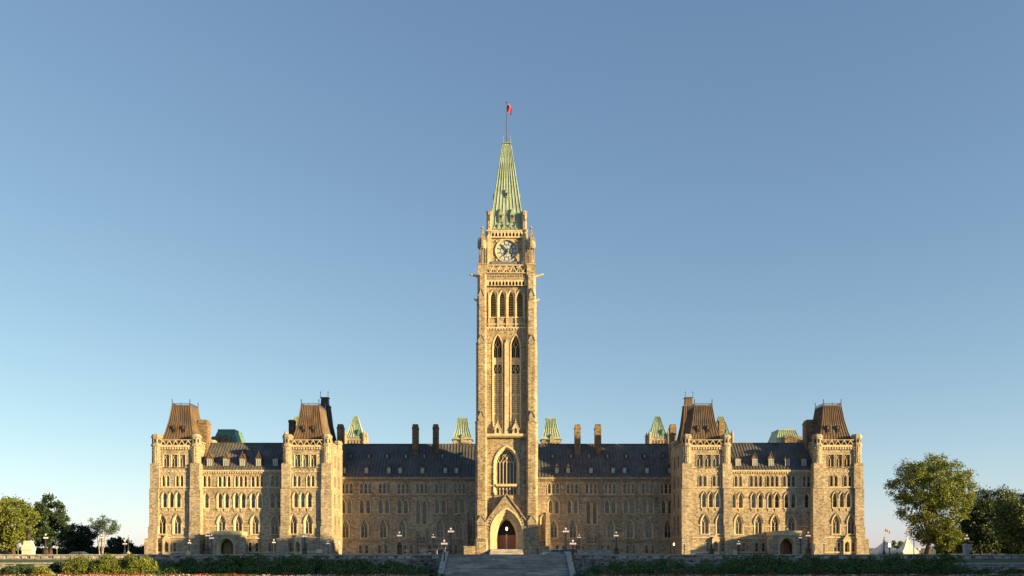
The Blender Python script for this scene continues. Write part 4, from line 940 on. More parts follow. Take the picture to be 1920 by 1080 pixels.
# retaining walls
def retwall(x0,x1,yf,zt,zl,zb,label,name='retaining_wall'):
    e=empty(name,((x0+x1)/2,yf,zb),label,'wall'); cx_=(x0+x1)/2
    def L(mb,nm,mt): o=mb.build(nm,mt,e); o.location=(-cx_,-yf,-zb); return o
    m=MB(); m.box(x0,x1,yf,yf+1.4,zb,zl); L(m,'wall',M['wall'])
    m=MB(); m.box(x0,x1,yf+.12,yf+1.2,zl+.06,zt-.12)
    L(m,'parapet',M['wall'])
    m=MB(); m.box(x0,x1,yf-.07,yf+1.3,zl+.001,zl+.06); L(m,'ledge',M['coping'])
    m=MB(); x=x0; r_=random.Random(5)
    while x<x1:
        w_=r_.uniform(1.2,2.4); xe=min(x+w_,x1); m.box(x+.012,xe-.012,yf+.0,yf+1.34,zt-.118,zt+r_.uniform(-.015,.015)); x=xe
    L(m,'coping',M['coping'])
    # carved blocks standing out of the parapet
    m=MB(); x=x0+.6
    while x<x1-.8:
        if r_.random()<.75: m.box(x,x+r_.uniform(.35,1.1),yf+.02,yf+.119,zl+.09,zt-.2)
        x+=r_.uniform(.9,2.0)
    L(m,'carved_block',M['coping'])
    return e
retwall(-110,-8.3,-68.2,.04,-.56,-3.1,'long grey rubble retaining wall left of the steps, its coping in front of the west wing')
retwall(8.3,110,-68.2,.04,-.56,-3.1,'long grey rubble retaining wall right of the steps, its coping in front of the east wing')
retwall(-110,-50.5,-80,-.82,-1.2,-3.1,'low second garden wall below the terrace at the far left')
retwall(51.5,110,-80,-.88,-1.25,-3.1,'low second garden wall below the terrace at the far right')
# turf between the two walls at the sides
for x0,x1 in ((-110,-50.5),(51.5,110)):
    m=MB(); m.add([(x0,-79,-.95),(x1,-79,-.95),(x1,-68.3,-.62),(x0,-68.3,-.62)],[(0,1,2,3)]); tag(m.build('lawn',M['grass']),kind='structure')
# sloping cheek walls of the stairs
for q,side in ((-1,'left'),(1,'right')):
    e=empty('cheek_wall',(q*7.9,-74,-3),'pale stone cheek wall sloping down the %s edge of the steps'%side,'wall')
    m=MB(); m.M=Matrix.Translation((-q*7.9,74,3))
    a,b=sorted((q*7.42,q*8.05)); m.prismx([(-79.5,-3.1),(-67.5,-3.1),(-67.5,.32),(-69.6,.32),(-79.5,-2.75)],a,b); m.build('wall',M['wall'],e)
    m=MB(); m.M=Matrix.Translation((-q*7.9,74,3)); a,b=a-.02,b+.02; m.prismx([(-79.6,-2.75),(-69.6,.322),(-67.45,.322),(-67.45,.43),(-69.65,.43),(-79.6,-2.64)],a,b); m.build('coping',M['gate'],e)

# ================================================================== STREET LAMPS
def lamp_base():
    pass
def make_lamp(h, ped, arms, r, pole_m, label, group, loc, pedh=.8, pw=.5):
    e=empty('street_lamp',loc,label,'street lamp',group)
    if ped:
        m=MB(); m.lathe(0,0,[(pw,-.0),(pw,.18),(pw*.8,.25),(pw*.72,pedh*.7),(pw*.85,pedh*.8),(pw*.4,pedh),(.12,pedh+.25)],8); m.build('lamp_pedestal',M['bronze'] if ped==1 else M['darkdress'],e)
    m=MB(); ph=pedh if ped else 0
    m.lathe(0,0,[(.14,ph),(.15,ph+.3),(.085,ph+.5),(.07,h-.7),(.11,h-.66),(.06,h-.5),(.05,h-.2)],8)
    m.build('post',pole_m,e)
    if arms:
        m=MB()
        for i in range(4): a=R(90*i); c=(math.cos(a)*r*2.0,math.sin(a)*r*2.0); m.tube((0,0,h-.72),(c[0],c[1],h-.62),.03,.03,4)
        m.build('bracket',M['iron'],e)
        for i in range(4):
            a=R(90*i); m=MB(); m.ball((math.cos(a)*r*2.0,math.sin(a)*r*2.0,h-.62+r),r*.95,8,6); m.build('globe',M['glow'],e,smooth=True)
        m=MB(); m.ball((0,0,h-r*.9),r,8,6); m.build('globe',M['glow'],e,smooth=True)
    else:
        m=MB(); m.lathe(0,0,[(.12,h-.55),(.2,h-.5),(.2,h-.12),(.1,h)],6); m.build('lantern_glass',M['lantern'],e)
    return e
LG='five-globe lamps along the terrace'
LAMPS=[ # px, py top, distance, pedestal, arms, label
(85.5,1001,113,1,1,'black five-globe lamp on the wall before the dark trees, right of the cream statue pedestal'),
(190.5,1002,135,0,1,'five-globe lamp standing under the thin pale tree at the left'),
(234,1013,122,2,1,'short five-globe lamp on a thick pale post between the round bushes and the west pavilion'),
(240.5,1001,150,2,1,'faint tall lamp just behind the short thick-posted lamp beside the outer west pavilion'),
(355,1012.5,150,0,1,'five-globe lamp before the shaded basement of the outer west pavilion, beside the small stone marker'),
(389.5,997,113,1,1,'tall black lamp on a dark pedestal just left of the west porch'),
(397,1002,118,0,1,'lamp with its globes touching the left corner of the west porch parapet'),
(513.3,1011.5,150,0,1,'five-globe lamp right of the west porch, by the corner of the inner west pavilion'),
(571,998,113,1,1,'tall lamp rising in front of the inner west pavilion gablet window'),
(615,1014,165,0,1,'small lamp against the bright sunlit side of the inner west pavilion'),
(749,997,113,1,1,'lamp on a large bell-shaped bronze pedestal left of the tan canopy'),
(812.5,1001.5,150,0,1,'small distant lamp behind the tan canopy'),
(845.5,989.5,112,0,1,'tallest lamp at the top left corner of the wide steps'),
(1061,989.5,112,0,1,'tallest lamp at the top right corner of the wide steps'),
(1086,1002,150,0,1,'small distant lamp behind the grey barrier right of the steps'),
(1155.5,997,113,1,1,'lamp on a dark pedestal at the right end of the grey barrier'),
(1283,1014,165,0,1,'small lamp against the dark side wall of the inner east pavilion'),
(1334,998,113,1,1,'lamp rising before the gablet window of the inner east pavilion'),
(1385,1014,150,0,1,'five-globe lamp above the rounded tan stone marker by the east wing'),
(1500.5,1003,160,0,1,'pinkish lamp at the right corner of the east porch'),
(1515.5,997,113,1,1,'tall black lamp in front of the dark strip right of the east porch'),
(1545,1014,150,0,1,'lamp at the left corner of the outer east pavilion'),
(1657.5,1004,120,1,1,'dark lamp in front of the white tent peak right of the building'),
(1713.5,1004,150,0,1,'lamp whose globes show through the foliage left of the big tree trunk'),
(1813,1003,125,0,1,'lamp above the grey memorial pedestal under the dark trees at the right'),
]
for px,py,d,ped,arms,lab in LAMPS:
    Y=d-180; x=X(px,Y); z0=DL if d>113.5 else -.1
    if d<=113.5 and ped==0: z0=.3
    h=Z(py,Y)-z0
    big = .108
    make_lamp(h,ped,arms,.14 if px in(845.5,1061) else big,M['iron'] if px not in (749,234) else M['tanpole'] if 'tanpole' in M else M['darkdress'],lab,LG,(x,Y,z0),pedh=1.6 if px==749 else 1.0,pw=.45)
for px,lab in ((833,'lamp on a red granite pier beside the left cheek wall of the steps'),(1074.3,'lamp on a red granite pier beside the right cheek wall of the steps')):
    Y=-73.5; x=X(px,Y); z0=-1.35
    make_lamp(Z(1012,Y)-z0,0,1,.14,M['iron'],lab,LG,(x,Y,z0))
    e=empty('granite_pier',(x,Y,-3),'polished red granite pier with grey base carrying a lamp %s of the steps'%('left' if px<900 else 'right'),'pier')
    m=MB(); m.box(-.32,.32,-.32,.32,1.0,1.6); m.build('shaft',M['redgran'],e)
    m=MB(); m.box(-.5,.5,-.5,.5,0,1.0); m.box(-.42,.42,-.42,.42,1.6,1.65); m.build('base',M['wall'],e)
for px,py,d,lab in ((635,1015.5,188,'single lantern by the dark doorway beside the inner west pavilion'),(1264,1018,188,'single lantern by the dark doorway beside the inner east pavilion'),(1668,1019,135,'single lantern post in front of the white tents')):
    Y=d-180; make_lamp(Z(py,Y)-DL,0,0,.2,M['iron'],lab,None,(X(px,Y),Y,DL))

# ================================================================== SMALL OBJECTS ON THE TERRACE
def signboard(px,py0,py1,d,wpx,label,mat,post=True,round_=False,name='sign'):
    Y=d-180; x=X(px,Y); z0,z1=Z(py1,Y),Z(py0,Y); w_=wpx*d/K/2
    e=empty(name,(x,Y,DL),label,'sign'); m=MB()
    if round_:
        n=14; m.prism([(w_*math.cos(2*math.pi*i/n),(z0+z1)/2-DL+(z1-z0)/2*math.sin(2*math.pi*i/n)) for i in range(n)],-.03,.03)
    else: m.box(-w_,w_,-.04,.04,z0-DL,z1-DL)
    m.build('panel',mat,e)
    m=MB()
    if round_ or wpx<6: m.box(-.035,.035,.032,.09,0,z1-DL-.05)
    else: m.box(-w_-.07,-w_,-.06,.06,0,z1-DL+.1); m.box(w_,w_+.07,-.06,.06,0,z1-DL+.1); m.box(-w_,w_,-.06,.06,z1-DL,z1-DL+.1)
    m.build('post',M['grey'],e)
signboard(598.7,1030,1037,155,10.5,'cream notice board at the sunlit foot of the inner west pavilion',M['cream'])
signboard(1300.8,1032,1038.5,155,10.5,'cream notice board at the sunlit foot of the inner east pavilion',M['cream'])
signboard(33.5,1019,1027,118,4.5,'grey round road sign near the yellow-green tree at the far left',M['grey'],round_=True)
signboard(106.5,1024,1029.5,125,4,'small tan round sign on a thin post right of the left-hand lamp',M['tan'],round_=True)
signboard(653,1028.5,1032.5,118,3,'small white square sign on a post behind the left parapet',M['white'])
signboard(645,1032.5,1037,118,3.4,'small white round sign close to the parapet left of centre',M['white'],round_=True)
signboard(1526,1021,1033,150,3.6,'tall narrow pale notice beside the tall black east lamp',M['white'])
signboard(1566,1027,1033,160,3.5,'small grey-blue plaque post at the outer east pavilion',M['grey'])
signboard(1724,1027,1032,182,4,'small white sign beside the big tree trunk',M['white'])
for px,Y,lab in ((352.5,-30,'small rounded tan stone marker before the outer west pavilion'),(1378,-30,'small rounded tan stone marker before the east wing')):
    x=X(px,Y); m=MB(); m.lathe(x,Y,[(.38,DL),(.4,DL+.5),(.34,DL+1.0),(.2,DL+1.25),(.05,DL+1.35)],10); m.box(x-.48,x+.48,Y-.48,Y+.48,DL,DL+.2); tag(m.build('stone_marker',M['dress']),lab,'marker')
# statue left
def figure(parent,scale,seated=False):
    J=[(0,0,.95),(0,0,1.2),(0,0,1.45),(0,0,1.56),(0,-.02,1.7),(.1,0,.9),(.13,-.05,.5),(.13,0,.06),(.14,-.14,.03),(-.1,0,.9),(-.14,.05,.5),(-.14,.1,.06),(-.15,-.04,.03),(.2,0,1.42),(.28,-.05,1.15),(.2,-.25,1.05),(-.2,0,1.42),(-.3,.02,1.15),(-.32,-.05,.9)]
    E=[(0,1),(1,2),(2,3),(3,4),(0,5),(5,6),(6,7),(7,8),(0,9),(9,10),(10,11),(11,12),(2,13),(13,14),(14,15),(2,16),(16,17),(17,18)]
    rad=[.17,.16,.18,.07,.12,.12,.085,.06,.045,.12,.085,.06,.045,.08,.06,.045,.08,.06,.045]
    me=bpy.data.meshes.new('figure'); me.from_pydata([tuple(c*scale for c in j) for j in J],E,[]); o=link(bpy.data.objects.new('figure',me),parent)
    md=o.modifiers.new('skin','SKIN')
    for v,r_ in zip(me.skin_vertices[0].data,rad): v.radius=(r_*scale,r_*scale)
    me.skin_vertices[0].data[0].use_root=True
    o.modifiers.new('sub','SUBSURF').levels=1; o.modifiers['sub'].render_levels=1
    me.materials.append(M['bronze']); return o
Y=-38; x=X(53.5,Y); e=empty('statue',(x,Y,DL),'bronze statue on a sunlit cream pedestal before the yellow-green tree at the far left','statue')
m=MB(); k=(180+Y)/K
zt=Z(1014,Y)-DL
m.rings([[(-a,-a*.9,z),(a,-a*.9,z),(a,a*.9,z),(-a,a*.9,z)] for a,z in ((9.8*k,0),(9.8*k,.5),(8.6*k,.62),(8.6*k,1.25),(9.6*k,1.35),(9.6*k,1.5),(6.2*k,zt-.35),(6.8*k,zt-.25),(5.5*k,zt))]); m.build('pedestal',M['cream'],e)
fg=figure(e,1.15); fg.location=(0,0,zt)
m=MB(); m.lathe(0,0,[(.35,zt),(.42,zt+.3),(.3,zt+.75),(.22,zt+1.2)],9); m.build('robe',M['bronze'],e)
Y=-55; x=X(1813.5,Y); e=empty('memorial',(x,Y,DL),'grey granite memorial pedestal with dark bronze group under the trees at the right','memorial')
m=MB(); k=(180+Y)/K; m.box(-6*k,6*k,-.4,.4,0,Z(1023,Y)-DL); m.box(-7.3*k,7.3*k,-.5,.5,Z(1023,Y)-DL,Z(1020,Y)-DL); m.build('pedestal',M['gate'],e)
f2=figure(e,.72); f2.location=(.25,-.65,.0)
m=MB(); m.lathe(.2,-.6,[(.55,0),(.5,.3),(.32,.6),(.2,.9)],8); m.build('drapery',M['bronze'],e)

# tan canopy, yellow parasol
Y=-45; e=empty('canopy_tent',(X(814,Y),Y,DL),'tan canopy tent glowing in the sun beside the left end of the steps','tent')
k=(180+Y)/K; m=MB(); zt=Z(1026,Y)-DL
m.rings([[(u*k,-1.8,Z(1027+v,Y)-DL),(u*k,1.8,Z(1027+v,Y)-DL),(u*k,1.8,Z(1027+v,Y)-DL-.12),(u*k,-1.8,Z(1027+v,Y)-DL-.12)] for u,v in ((-23,5),(-12,3.4),(0,2.6),(8,1.2),(20,-.2))]); m.build('canopy',M['tan'],e)
for u in (-21,4,19):
    for yy in (-1.6,1.6): m=MB(); m.tube((u*k,yy,0),(u*k,yy,zt-.35),.04,.04,5); m.build('tent_pole',M['white'],e)
for i,(px,mt) in enumerate(((796,'cream'),(801,'tan'),(809,'lantern'))):
    pass
m=MB(); m.box(-19*k,-13*k,-1,.9,0,.95); m.box(-10*k,-6*k,-1,-.2,0,1.05); m.build('counter',M['white'],e)
Y=-45; e=empty('parasol',(X(762,Y),Y,DL),'small flat yellow parasol left of the tan canopy','parasol'); m=MB(); m.lathe(0,0,[(.5,Z(1033.5,Y)-DL),(.02,Z(1031,Y)-DL)],8); m.build('canopy',M['yellow'] if 'yellow' in M else M['tan'],e); m=MB(); m.tube((0,0,0),(0,0,Z(1032,Y)-DL),.03); m.build('pole',M['white'],e)

# cars
def car(loc, rz, paint, label, L=4.4, H=1.45, name='parked_car'):
    e=empty(name,loc,label,'car','cars parked on the upper drive',rz); W=.88; h=L/2
    prof=[(-h,.35),(-h+.05,.72),(-h+.25,.85),(-h*.62,.93),(-h*.32,H-.06),(h*.28,H),(h*.62,.98),(h*.95,.88),(h,.6),(h,.32)]
    m=MB(); lw=[1,1,1,1,.8,.8,1,1,1,1]
    m.rings([[(x,s_*W*f_,z) for (x,z),f_ in zip(prof,lw)] for s_ in (-1,1)]); m.build('body',paint,e)
    gm=MB()
    for s_ in (-1,1):
        g=[(-h*.54,.96),(-h*.30,H-.13),(h*.24,H-.08),(h*.52,.98)]
        gm.add([(x,s_*(W*(1-(z-.93)/(H-.93)*.2)+.012),z) for x,z in g],[(0,1,2,3)])
    gm.build('side_window',M['darkglass'],e)
    for (xa,za,xb,zb) in ((-h*.60,.97,-h*.34,H-.1),(h*.60,1.0,h*.31,H-.04)):
        g=MB(); o_=-.03 if xa<0 else .03; g.add([(xa+o_,-.74,za),(xa+o_,.74,za),(xb+o_,.64,zb),(xb+o_,-.64,zb)],[(0,1,2,3)]); g.build('windscreen',M['darkglass'],e)
    for wx in (-h*.62,h*.62):
        for s_ in (-1,1):
            g=MB(); n=16; y0,y1=sorted((s_*(W-.2),s_*(W+.01))); g.rings([[(wx+.32*math.cos(2*math.pi*i/n),y,.32+.32*math.sin(2*math.pi*i/n)) for i in range(n)] for y in (y0,y1)]); wo=g.build('wheel',M['tyre'],e)
            g=MB(); yy=s_*(W+.02); g.rings([[(wx+.2*math.cos(2*math.pi*i/n),y,.32+.2*math.sin(2*math.pi*i/n)) for i in range(n)] for y in sorted((yy-s_*.012,yy))]); g.build('rim',M['hub'],wo)
    for s_ in (-1,1):
        g=MB(); g.box(-h-.02,-h+.03,s_*.6-.16,s_*.6+.16,.6,.74); g.build('headlight',M['white'],e)
    return e
car((X(1040,-25),-25,DL),R(12),M['greycar'],'silver car parked just right of the top of the steps')
car((X(1058,-28),-29,DL),R(80),M['bluecar'],'blue-grey car parked nose-on behind the silver car near the steps')
car((X(1074,-20),-19,DL),R(84),M['redcar'],'dark red car left of the grey barrier')
car((X(148,-38),-38,DL-.38),R(4),M['bluecar'],'blue-grey car under the dark trees at the left',L=4.6)
car((X(2,-35),-35,DL-.25),R(5),M['redcar'],'red-brown car half cut off at the far left edge')
car((X(832,-32),-32,DL-.1),R(6),M['redcar'],'dark red car in the shade beneath the tan canopy')
Y=-34; e=empty('barrier',(X(1114,Y),Y,DL),'long low pale grey panelled barrier between the red car and the pedestal lamp','barrier'); k=(180+Y)/K
m=MB(); m.box(-31*k,34*k,-.15,.15,0,Z(1031.5,Y)-DL); m.build('panel',M['gate'],e)
for i in range(8): m=MB(); u=(-31+i*9.2)*k; m.box(u-.06,u+.06,-.2,.2,0,Z(1030.5,Y)-DL); m.build('post',M['grey'],e)
# white tents on the right
for px,py,l,r_,lab,Y in ((1659.5,1009,1633,1688,'white peaked marquee tent nearest the building, flag flying above it',48),(1701,1004,1684,1722,'larger white peaked marquee behind the big tree',62)):
    x=X(px,Y); e=empty('marquee_tent',(x,Y,DL),lab,'tent','white marquee tents'); k=(180+Y)/K; zt=Z(py,Y)-DL; zb=Z(1036,Y)-DL
    m=MB(); hw=(r_-l)/2*k*.85
    rr=[]
    for i in range(8): t=i/7; a=hw*(1-t)**1.7+.06; z=zb+(zt-zb)*t; rr.append([(-a,-a,z),(a,-a,z),(a,a,z),(-a,a,z)])
    m.rings(rr); m.build('roof',M['white'],e)
    m=MB(); m.box(-hw-.04,hw+.04,-hw-.04,hw+.04,0,zb); m.build('side_wall',M['white'],e)
    m=MB(); m.tube((0,0,zt-.5),(0,0,Z(991 if px<1700 else 987.5,Y)-DL),.05,.04,5); m.build('tent_pole',M['grey'],e)
    flag('flag',(x+.05,Y,Z(991 if px<1700 else 987.5,Y)),1.15,.72,'small red and white flag above the %s'%('nearer tent, clear of the trees' if px<1700 else 'farther tent, half hidden by the big tree'),drop=.3,lean=.45)

# ================================================================== TREES
def leafmat(name,a,b_,c_,trans=.25):
    m,t,b=newmat(name); g=N(t,'ShaderNodeNewGeometry')
    n=noise_(t,g.outputs['Position'],.9,4,.7)
    mr=N(t,'ShaderNodeMath',operation='ADD'); mu=N(t,'ShaderNodeMath',operation='MULTIPLY'); t.links.new(g.outputs['Random Per Island'],mu.inputs[0]); mu.inputs[1].default_value=.5
    t.links.new(n,mr.inputs[0]); t.links.new(mu.outputs[0],mr.inputs[1])
    c=ramp(t,mr.outputs[0],[(.45,a),(.75,b_),(1.0,c_)]); t.links.new(c,b.inputs['Base Color']); b.inputs['Roughness'].default_value=.65
    tr=N(t,'ShaderNodeBsdfTranslucent'); t.links.new(c,tr.inputs[0]); mx=N(t,'ShaderNodeMixShader'); mx.inputs[0].default_value=trans
    out=t.nodes['Material Output']; t.links.new(b.outputs[0],mx.inputs[1]); t.links.new(tr.outputs[0],mx.inputs[2]); t.links.new(mx.outputs[0],out.inputs[0]); return m
M['leaf_y']=leafmat('yellow_green_leaves',(.06,.085,.013),(.13,.165,.022),(.21,.225,.035))
M['leaf_d']=leafmat('dark_green_leaves',(.012,.03,.014),(.025,.052,.022),(.05,.085,.03),.12)
M['leaf_m']=leafmat('mid_green_leaves',(.055,.09,.017),(.15,.19,.03),(.30,.31,.06))
M['leaf_k']=leafmat('deep_green_leaves',(.03,.055,.014),(.07,.10,.024),(.14,.165,.036),.18)
M['leaf_b']=leafmat('blue_green_leaves',(.04,.075,.055),(.07,.12,.085),(.10,.16,.11),.2)
M['leaf_j']=leafmat('juniper_needles',(.018,.042,.007),(.04,.088,.014),(.085,.16,.026),.08)
M['leaf_h']=leafmat('yellow_green_shrub_leaves',(.05,.075,.012),(.11,.14,.02),(.19,.21,.035))  # yellow-green foliage of the clipped bushes
def leafquad(mb,c,s,rg):
    a=Vector((rg.gauss(0,1),rg.gauss(0,1),rg.gauss(0,1))).normalized(); b=a.orthogonal().normalized(); b.rotate(Matrix.Rotation(rg.uniform(0,6.28),3,a)); d=a.cross(b)
    l=s*rg.uniform(.7,1.3); w_=l*.55
    mb.add([c-b*l,c+d*w_,c+b*l,c-d*w_],[(0,1,2,3)])
def tree(px,pyb,Y,pl,pr,pt,pcb,leaf,lab,name='broadleaf_tree',ncl=120,nl=110,ls=.28,seed=1,tr=.35,cat='tree',lobes=None,stems=1,hollow=.35,base=DL,cr=.13,depthf=.9):
    """crown spans pl..pr (px), top pt, bottom pcb"""
    rg=random.Random(seed); x=X(px,Y); e=empty(name,(x,Y,base),lab,cat)
    k=(180+Y)/K; cxm=(X(pl,Y)+X(pr,Y))/2-x; rx=(pr-pl)/2*k; z0,z1=Z(pcb,Y)-base,Z(pt,Y)-base; rz=(z1-z0)/2; cz=(z0+z1)/2
    lobes=lobes or [(0,0,0,1,1,1)]
    cents=[]
    while len(cents)<ncl:
        lb=rg.choice(lobes); u=Vector((rg.gauss(0,1),rg.gauss(0,1),rg.gauss(0,1))).normalized()*(hollow+(1-hollow)*rg.random()**.6)
        if u.z<-.75 and rg.random()<.6: continue
        p=Vector((cxm+rx*(lb[0]+u.x*lb[3]),rx*depthf*(lb[1]+u.y*lb[4]),cz+rz*(lb[2]+u.z*lb[5])))
        if noise.noise(p*.35+Vector((seed*3.1,0,0)))<(-.22 if ncl==450 else -.30): continue
        cents.append(p)
    m=MB()
    for c in cents:
        r=rx*cr*rg.uniform(.7,1.35)+.25
        for i in range(nl):
            u=Vector((rg.gauss(0,.5),rg.gauss(0,.5),rg.gauss(0,.38))); leafquad(m,c+u*r,ls,rg)
    m.build('crown',leaf,e)
    t=MB(); R0=Vector((0,0,0))
    for s_ in range(stems):
        off_=Vector((rg.uniform(-1,1),rg.uniform(-.6,.6),0))*(.30*rx if stems>1 else 0); tops=Vector((cxm*.6+off_.x*3.0,off_.y*2,cz+rz*(.2 if stems==1 else .5)))
        P=[R0+off_*1.0]
        for i in range(1,6): f=i/5; P.append((R0+off_).lerp(tops,f)+Vector((rg.uniform(-.15,.15),rg.uniform(-.15,.15),0))*tr*3)
        for i,(a,b) in enumerate(zip(P,P[1:])): t.tube(a,b,tr*(1-i*.16)*(1.35 if i==0 else 1),tr*(1-(i+1)*.16),8)
        for c in rg.sample(cents,min(len(cents),int(26/stems)+4)):
            j=rg.choice((1,2,2,3,3,4)); a=P[j]; 
            if c.z<a.z-.5: a=P[1]
            mid=a.lerp(c,.5)+Vector((0,0,.12*(c-a).length)); t.tube(a,mid,tr*.32,tr*.2,5); t.tube(mid,c,tr*.2,tr*.05,5)
    t.build('trunk',M['bark'] if stems==1 else M['palebark'],e); return e
tree(25,1035,-30,-55,66,931,1032,M['leaf_y'],'sunlit yellow-green tree at the far left edge behind the statue',seed=2,ncl=190,nl=110,ls=.2,tr=.35,hollow=.3)
tree(95,1035,5,55,126,932,1034,M['leaf_d'],'large dark round tree next to the yellow-green tree',seed=3,ncl=170,nl=120,ls=.24,hollow=.2)
tree(148,1036,20,112,176,984,1036,M['leaf_d'],'smaller dark tree between the large dark tree and the thin pale one',seed=4,ncl=110,nl=100,ls=.22,hollow=.2)
tree(190,1038,0,164,218,967,1022,M['leaf_b'],'thin pale blue-green tree with several bare stems',name='young_tree',seed=5,ncl=46,nl=60,ls=.16,tr=.09,stems=4,hollow=.5,cr=.14,lobes=[(0,0,.2,1,1,.8),(-.3,0,.5,.6,.6,.5),(.4,0,.2,.7,.7,.5)])
tree(222,1038,10,202,246,1009,1038,M['leaf_d'],'low dark bush-like tree just left of the building corner',seed=6,ncl=60,nl=90,ls=.2,tr=.15,hollow=.2)
tree(262,1038,90,248,285,1023,1042,M['leaf_d'],'small distant dark tree touching the building corner',seed=7,ncl=50,nl=80,ls=.3,tr=.2,hollow=.2)
tree(1738,1038,20,1666,1830,854,1036,M['leaf_m'],'big spreading tree with drooping yellow-green crown and bare trunk right of the building',seed=8,ncl=450,nl=100,ls=.21,tr=.55,hollow=.35,cr=.085,depthf=.8,
     lobes=[(0,0,.42,.98,.95,.58),(0,0,.42,.98,.95,.58),(0,0,.42,.92,.9,.56),(.15,0,.35,.85,.8,.5),(-.45,0,.05,.5,.6,.5),(.5,0,.05,.5,.6,.5),(-.15,0,-.5,.42,.4,.42),(.35,.1,-.6,.35,.4,.35)])
tree(1772,1038,40,1745,1800,985,1040,M['leaf_y'],'small yellow-green tree behind the trunk of the big spreading tree',seed=9,ncl=60,nl=80,ls=.22,tr=.15)
tree(1868,1038,28,1800,1925,914,1040,M['leaf_k'],'broad dark green tree right of the big spreading tree',seed=10,ncl=260,nl=110,ls=.24,tr=.4,hollow=.2)
tree(1840,1038,25,1792,1880,950,1042,M['leaf_d'],'dense dark tree behind the memorial pedestal',seed=12,ncl=170,nl=110,ls=.26,tr=.3,hollow=.15)
tree(1925,1038,5,1875,1990,925,1042,M['leaf_k'],'tree cut off by the right edge of the photo',seed=11,ncl=220,nl=110,ls=.24,tr=.4,hollow=.2)
tree(1905,1038,30,1850,1960,985,1044,M['leaf_d'],'low dense dark tree filling the gap at the right edge',seed=13,ncl=140,nl=110,ls=.28,tr=.3,hollow=.1)
tree(1681,1036,90,1668,1694,1012,1032,M['leaf_y'],'small distant tree showing between the two tent peaks',seed=14,ncl=20,nl=60,ls=.3,tr=.15)

# ================================================================== SHRUBS AND FLOWERS
def mound(name,ell,leaf,n,ls,lab,cat=None,kind=None,seed=1,group=None,up=.6):
    """leafy shell over a set of ellipsoids (x,y,z0,rx,ry,rz)"""
    rg=random.Random(seed); m=MB(); tot=sum(e[3]*e[5] for e in ell); c0=ell[0]
    org=Vector((sum(e[0] for e in ell)/len(ell),sum(e[1] for e in ell)/len(ell),min(e[2] for e in ell)))
    for (x,y,z,rx,ry,rz) in ell:
        cc=Vector((x,y,z))-org; k=int(n*rx*rz/tot)
        m.ball((cc.x,cc.y,cc.z),1,4,3) if False else None
        for i in range(k):
            u=Vector((rg.gauss(0,1),rg.gauss(0,1),abs(rg.gauss(0,.8)))).normalized()
            f=1-.28*rg.random()**1.5+.16*noise.noise(Vector((x+u.x*3,u.y*3+y,u.z*3)))
            p=cc+Vector((u.x*rx,u.y*ry,u.z*rz))*f
            leafquad(m,p,ls,rg)
    o=m.build(name,leaf); o.location=org; tag(o,lab,cat,group,kind); return o
def bush(px0,px1,pyt,d,leaf,lab,seed,zb=-2.3,n=2600,ls=.1,name='rounded_shrub',cat='shrub'):
    Y=d-180; x0,x1=X(px0,Y),X(px1,Y); zt=Z(pyt,Y); rx=(x1-x0)/2
    rg=random.Random(seed); ell=[((x0+x1)/2,Y,zb,rx,rx*.9,zt-zb)]
    for i in range(5): ell.append(((x0+x1)/2+rg.uniform(-.6,.6)*rx,Y-rg.uniform(.2,.8)*rx,zb+rg.uniform(0,.5)*(zt-zb),rx*.4,rx*.4,(zt-zb)*.45))
    return mound(name,ell,leaf,n*2,ls,lab,cat,seed=seed)
bush(118,182,1039.5,96,M['leaf_h'],'round sunlit yellow-green bush leftmost of the clipped row',21)
bush(172,232,1038,96.5,M['leaf_h'],'tall sunlit bush second from left in the clipped row',22)
bush(220,268,1038.5,97,M['leaf_h'],'sunlit bush third in the clipped row, before the short thick lamp',23)
bush(250,300,1042,98,M['leaf_m'],'darker half-shaded bush at the right end of the clipped row',24)
bush(8,75,1058,93.5,M['leaf_d'],'low dark spreading bush at the bottom left, below the garden wall',25,zb=-2.25)
bush(55,100,1062,92.5,M['leaf_m'],'small yellow-tipped bush at the bottom left beside the low dark one',26,zb=-2.25,n=1500)
bush(90,128,1054,97,M['leaf_d'],'dark bush tucked against the leftmost clipped bush',27,n=1500)
def bank(pts,seed,lab,d0=99,dr=6):
    rg=random.Random(seed); ell=[]
    for (pa,ya),(pb,yb) in zip(pts,pts[1:]):
        n=max(1,int((pb-pa)/22))
        for i in range(n):
            for row in range(3):
                t=(i+rg.random())/n; p=pa+(pb-pa)*t; y=ya+(yb-ya)*t
                d=d0+row*dr/2-1+rg.uniform(-.6,.6); Y=d-180; y2=y+(2-row)*(1078-y)*.28+rg.uniform(0,4)
                if y2>1078: continue
                zt=Z(y2,Y)+.22; zb=-2.5; ell.append((X(p,Y),Y,zb,rg.uniform(1.0,1.9),1.5,max(.3,zt-zb)))
    return mound('juniper_bank',ell,M['leaf_j'],70000,.12,lab,'shrubs','stuff',seed)
bank([(285,1056),(330,1050),(400,1042),(480,1041),(560,1039),(600,1048),(680,1050),(740,1053),(790,1064),(822,1078)],31,'dark green juniper bank left of the steps')
bank([(1096,1074),(1130,1056),(1200,1050),(1290,1050),(1330,1046),(1370,1041),(1440,1039),(1520,1042),(1600,1044),(1680,1040),(1740,1036),(1790,1042),(1812,1054)],32,'dark green juniper bank right of the steps')
bank([(1800,1060),(1860,1060),(1925,1064)],33,'low dark ground-cover below the far right garden wall')
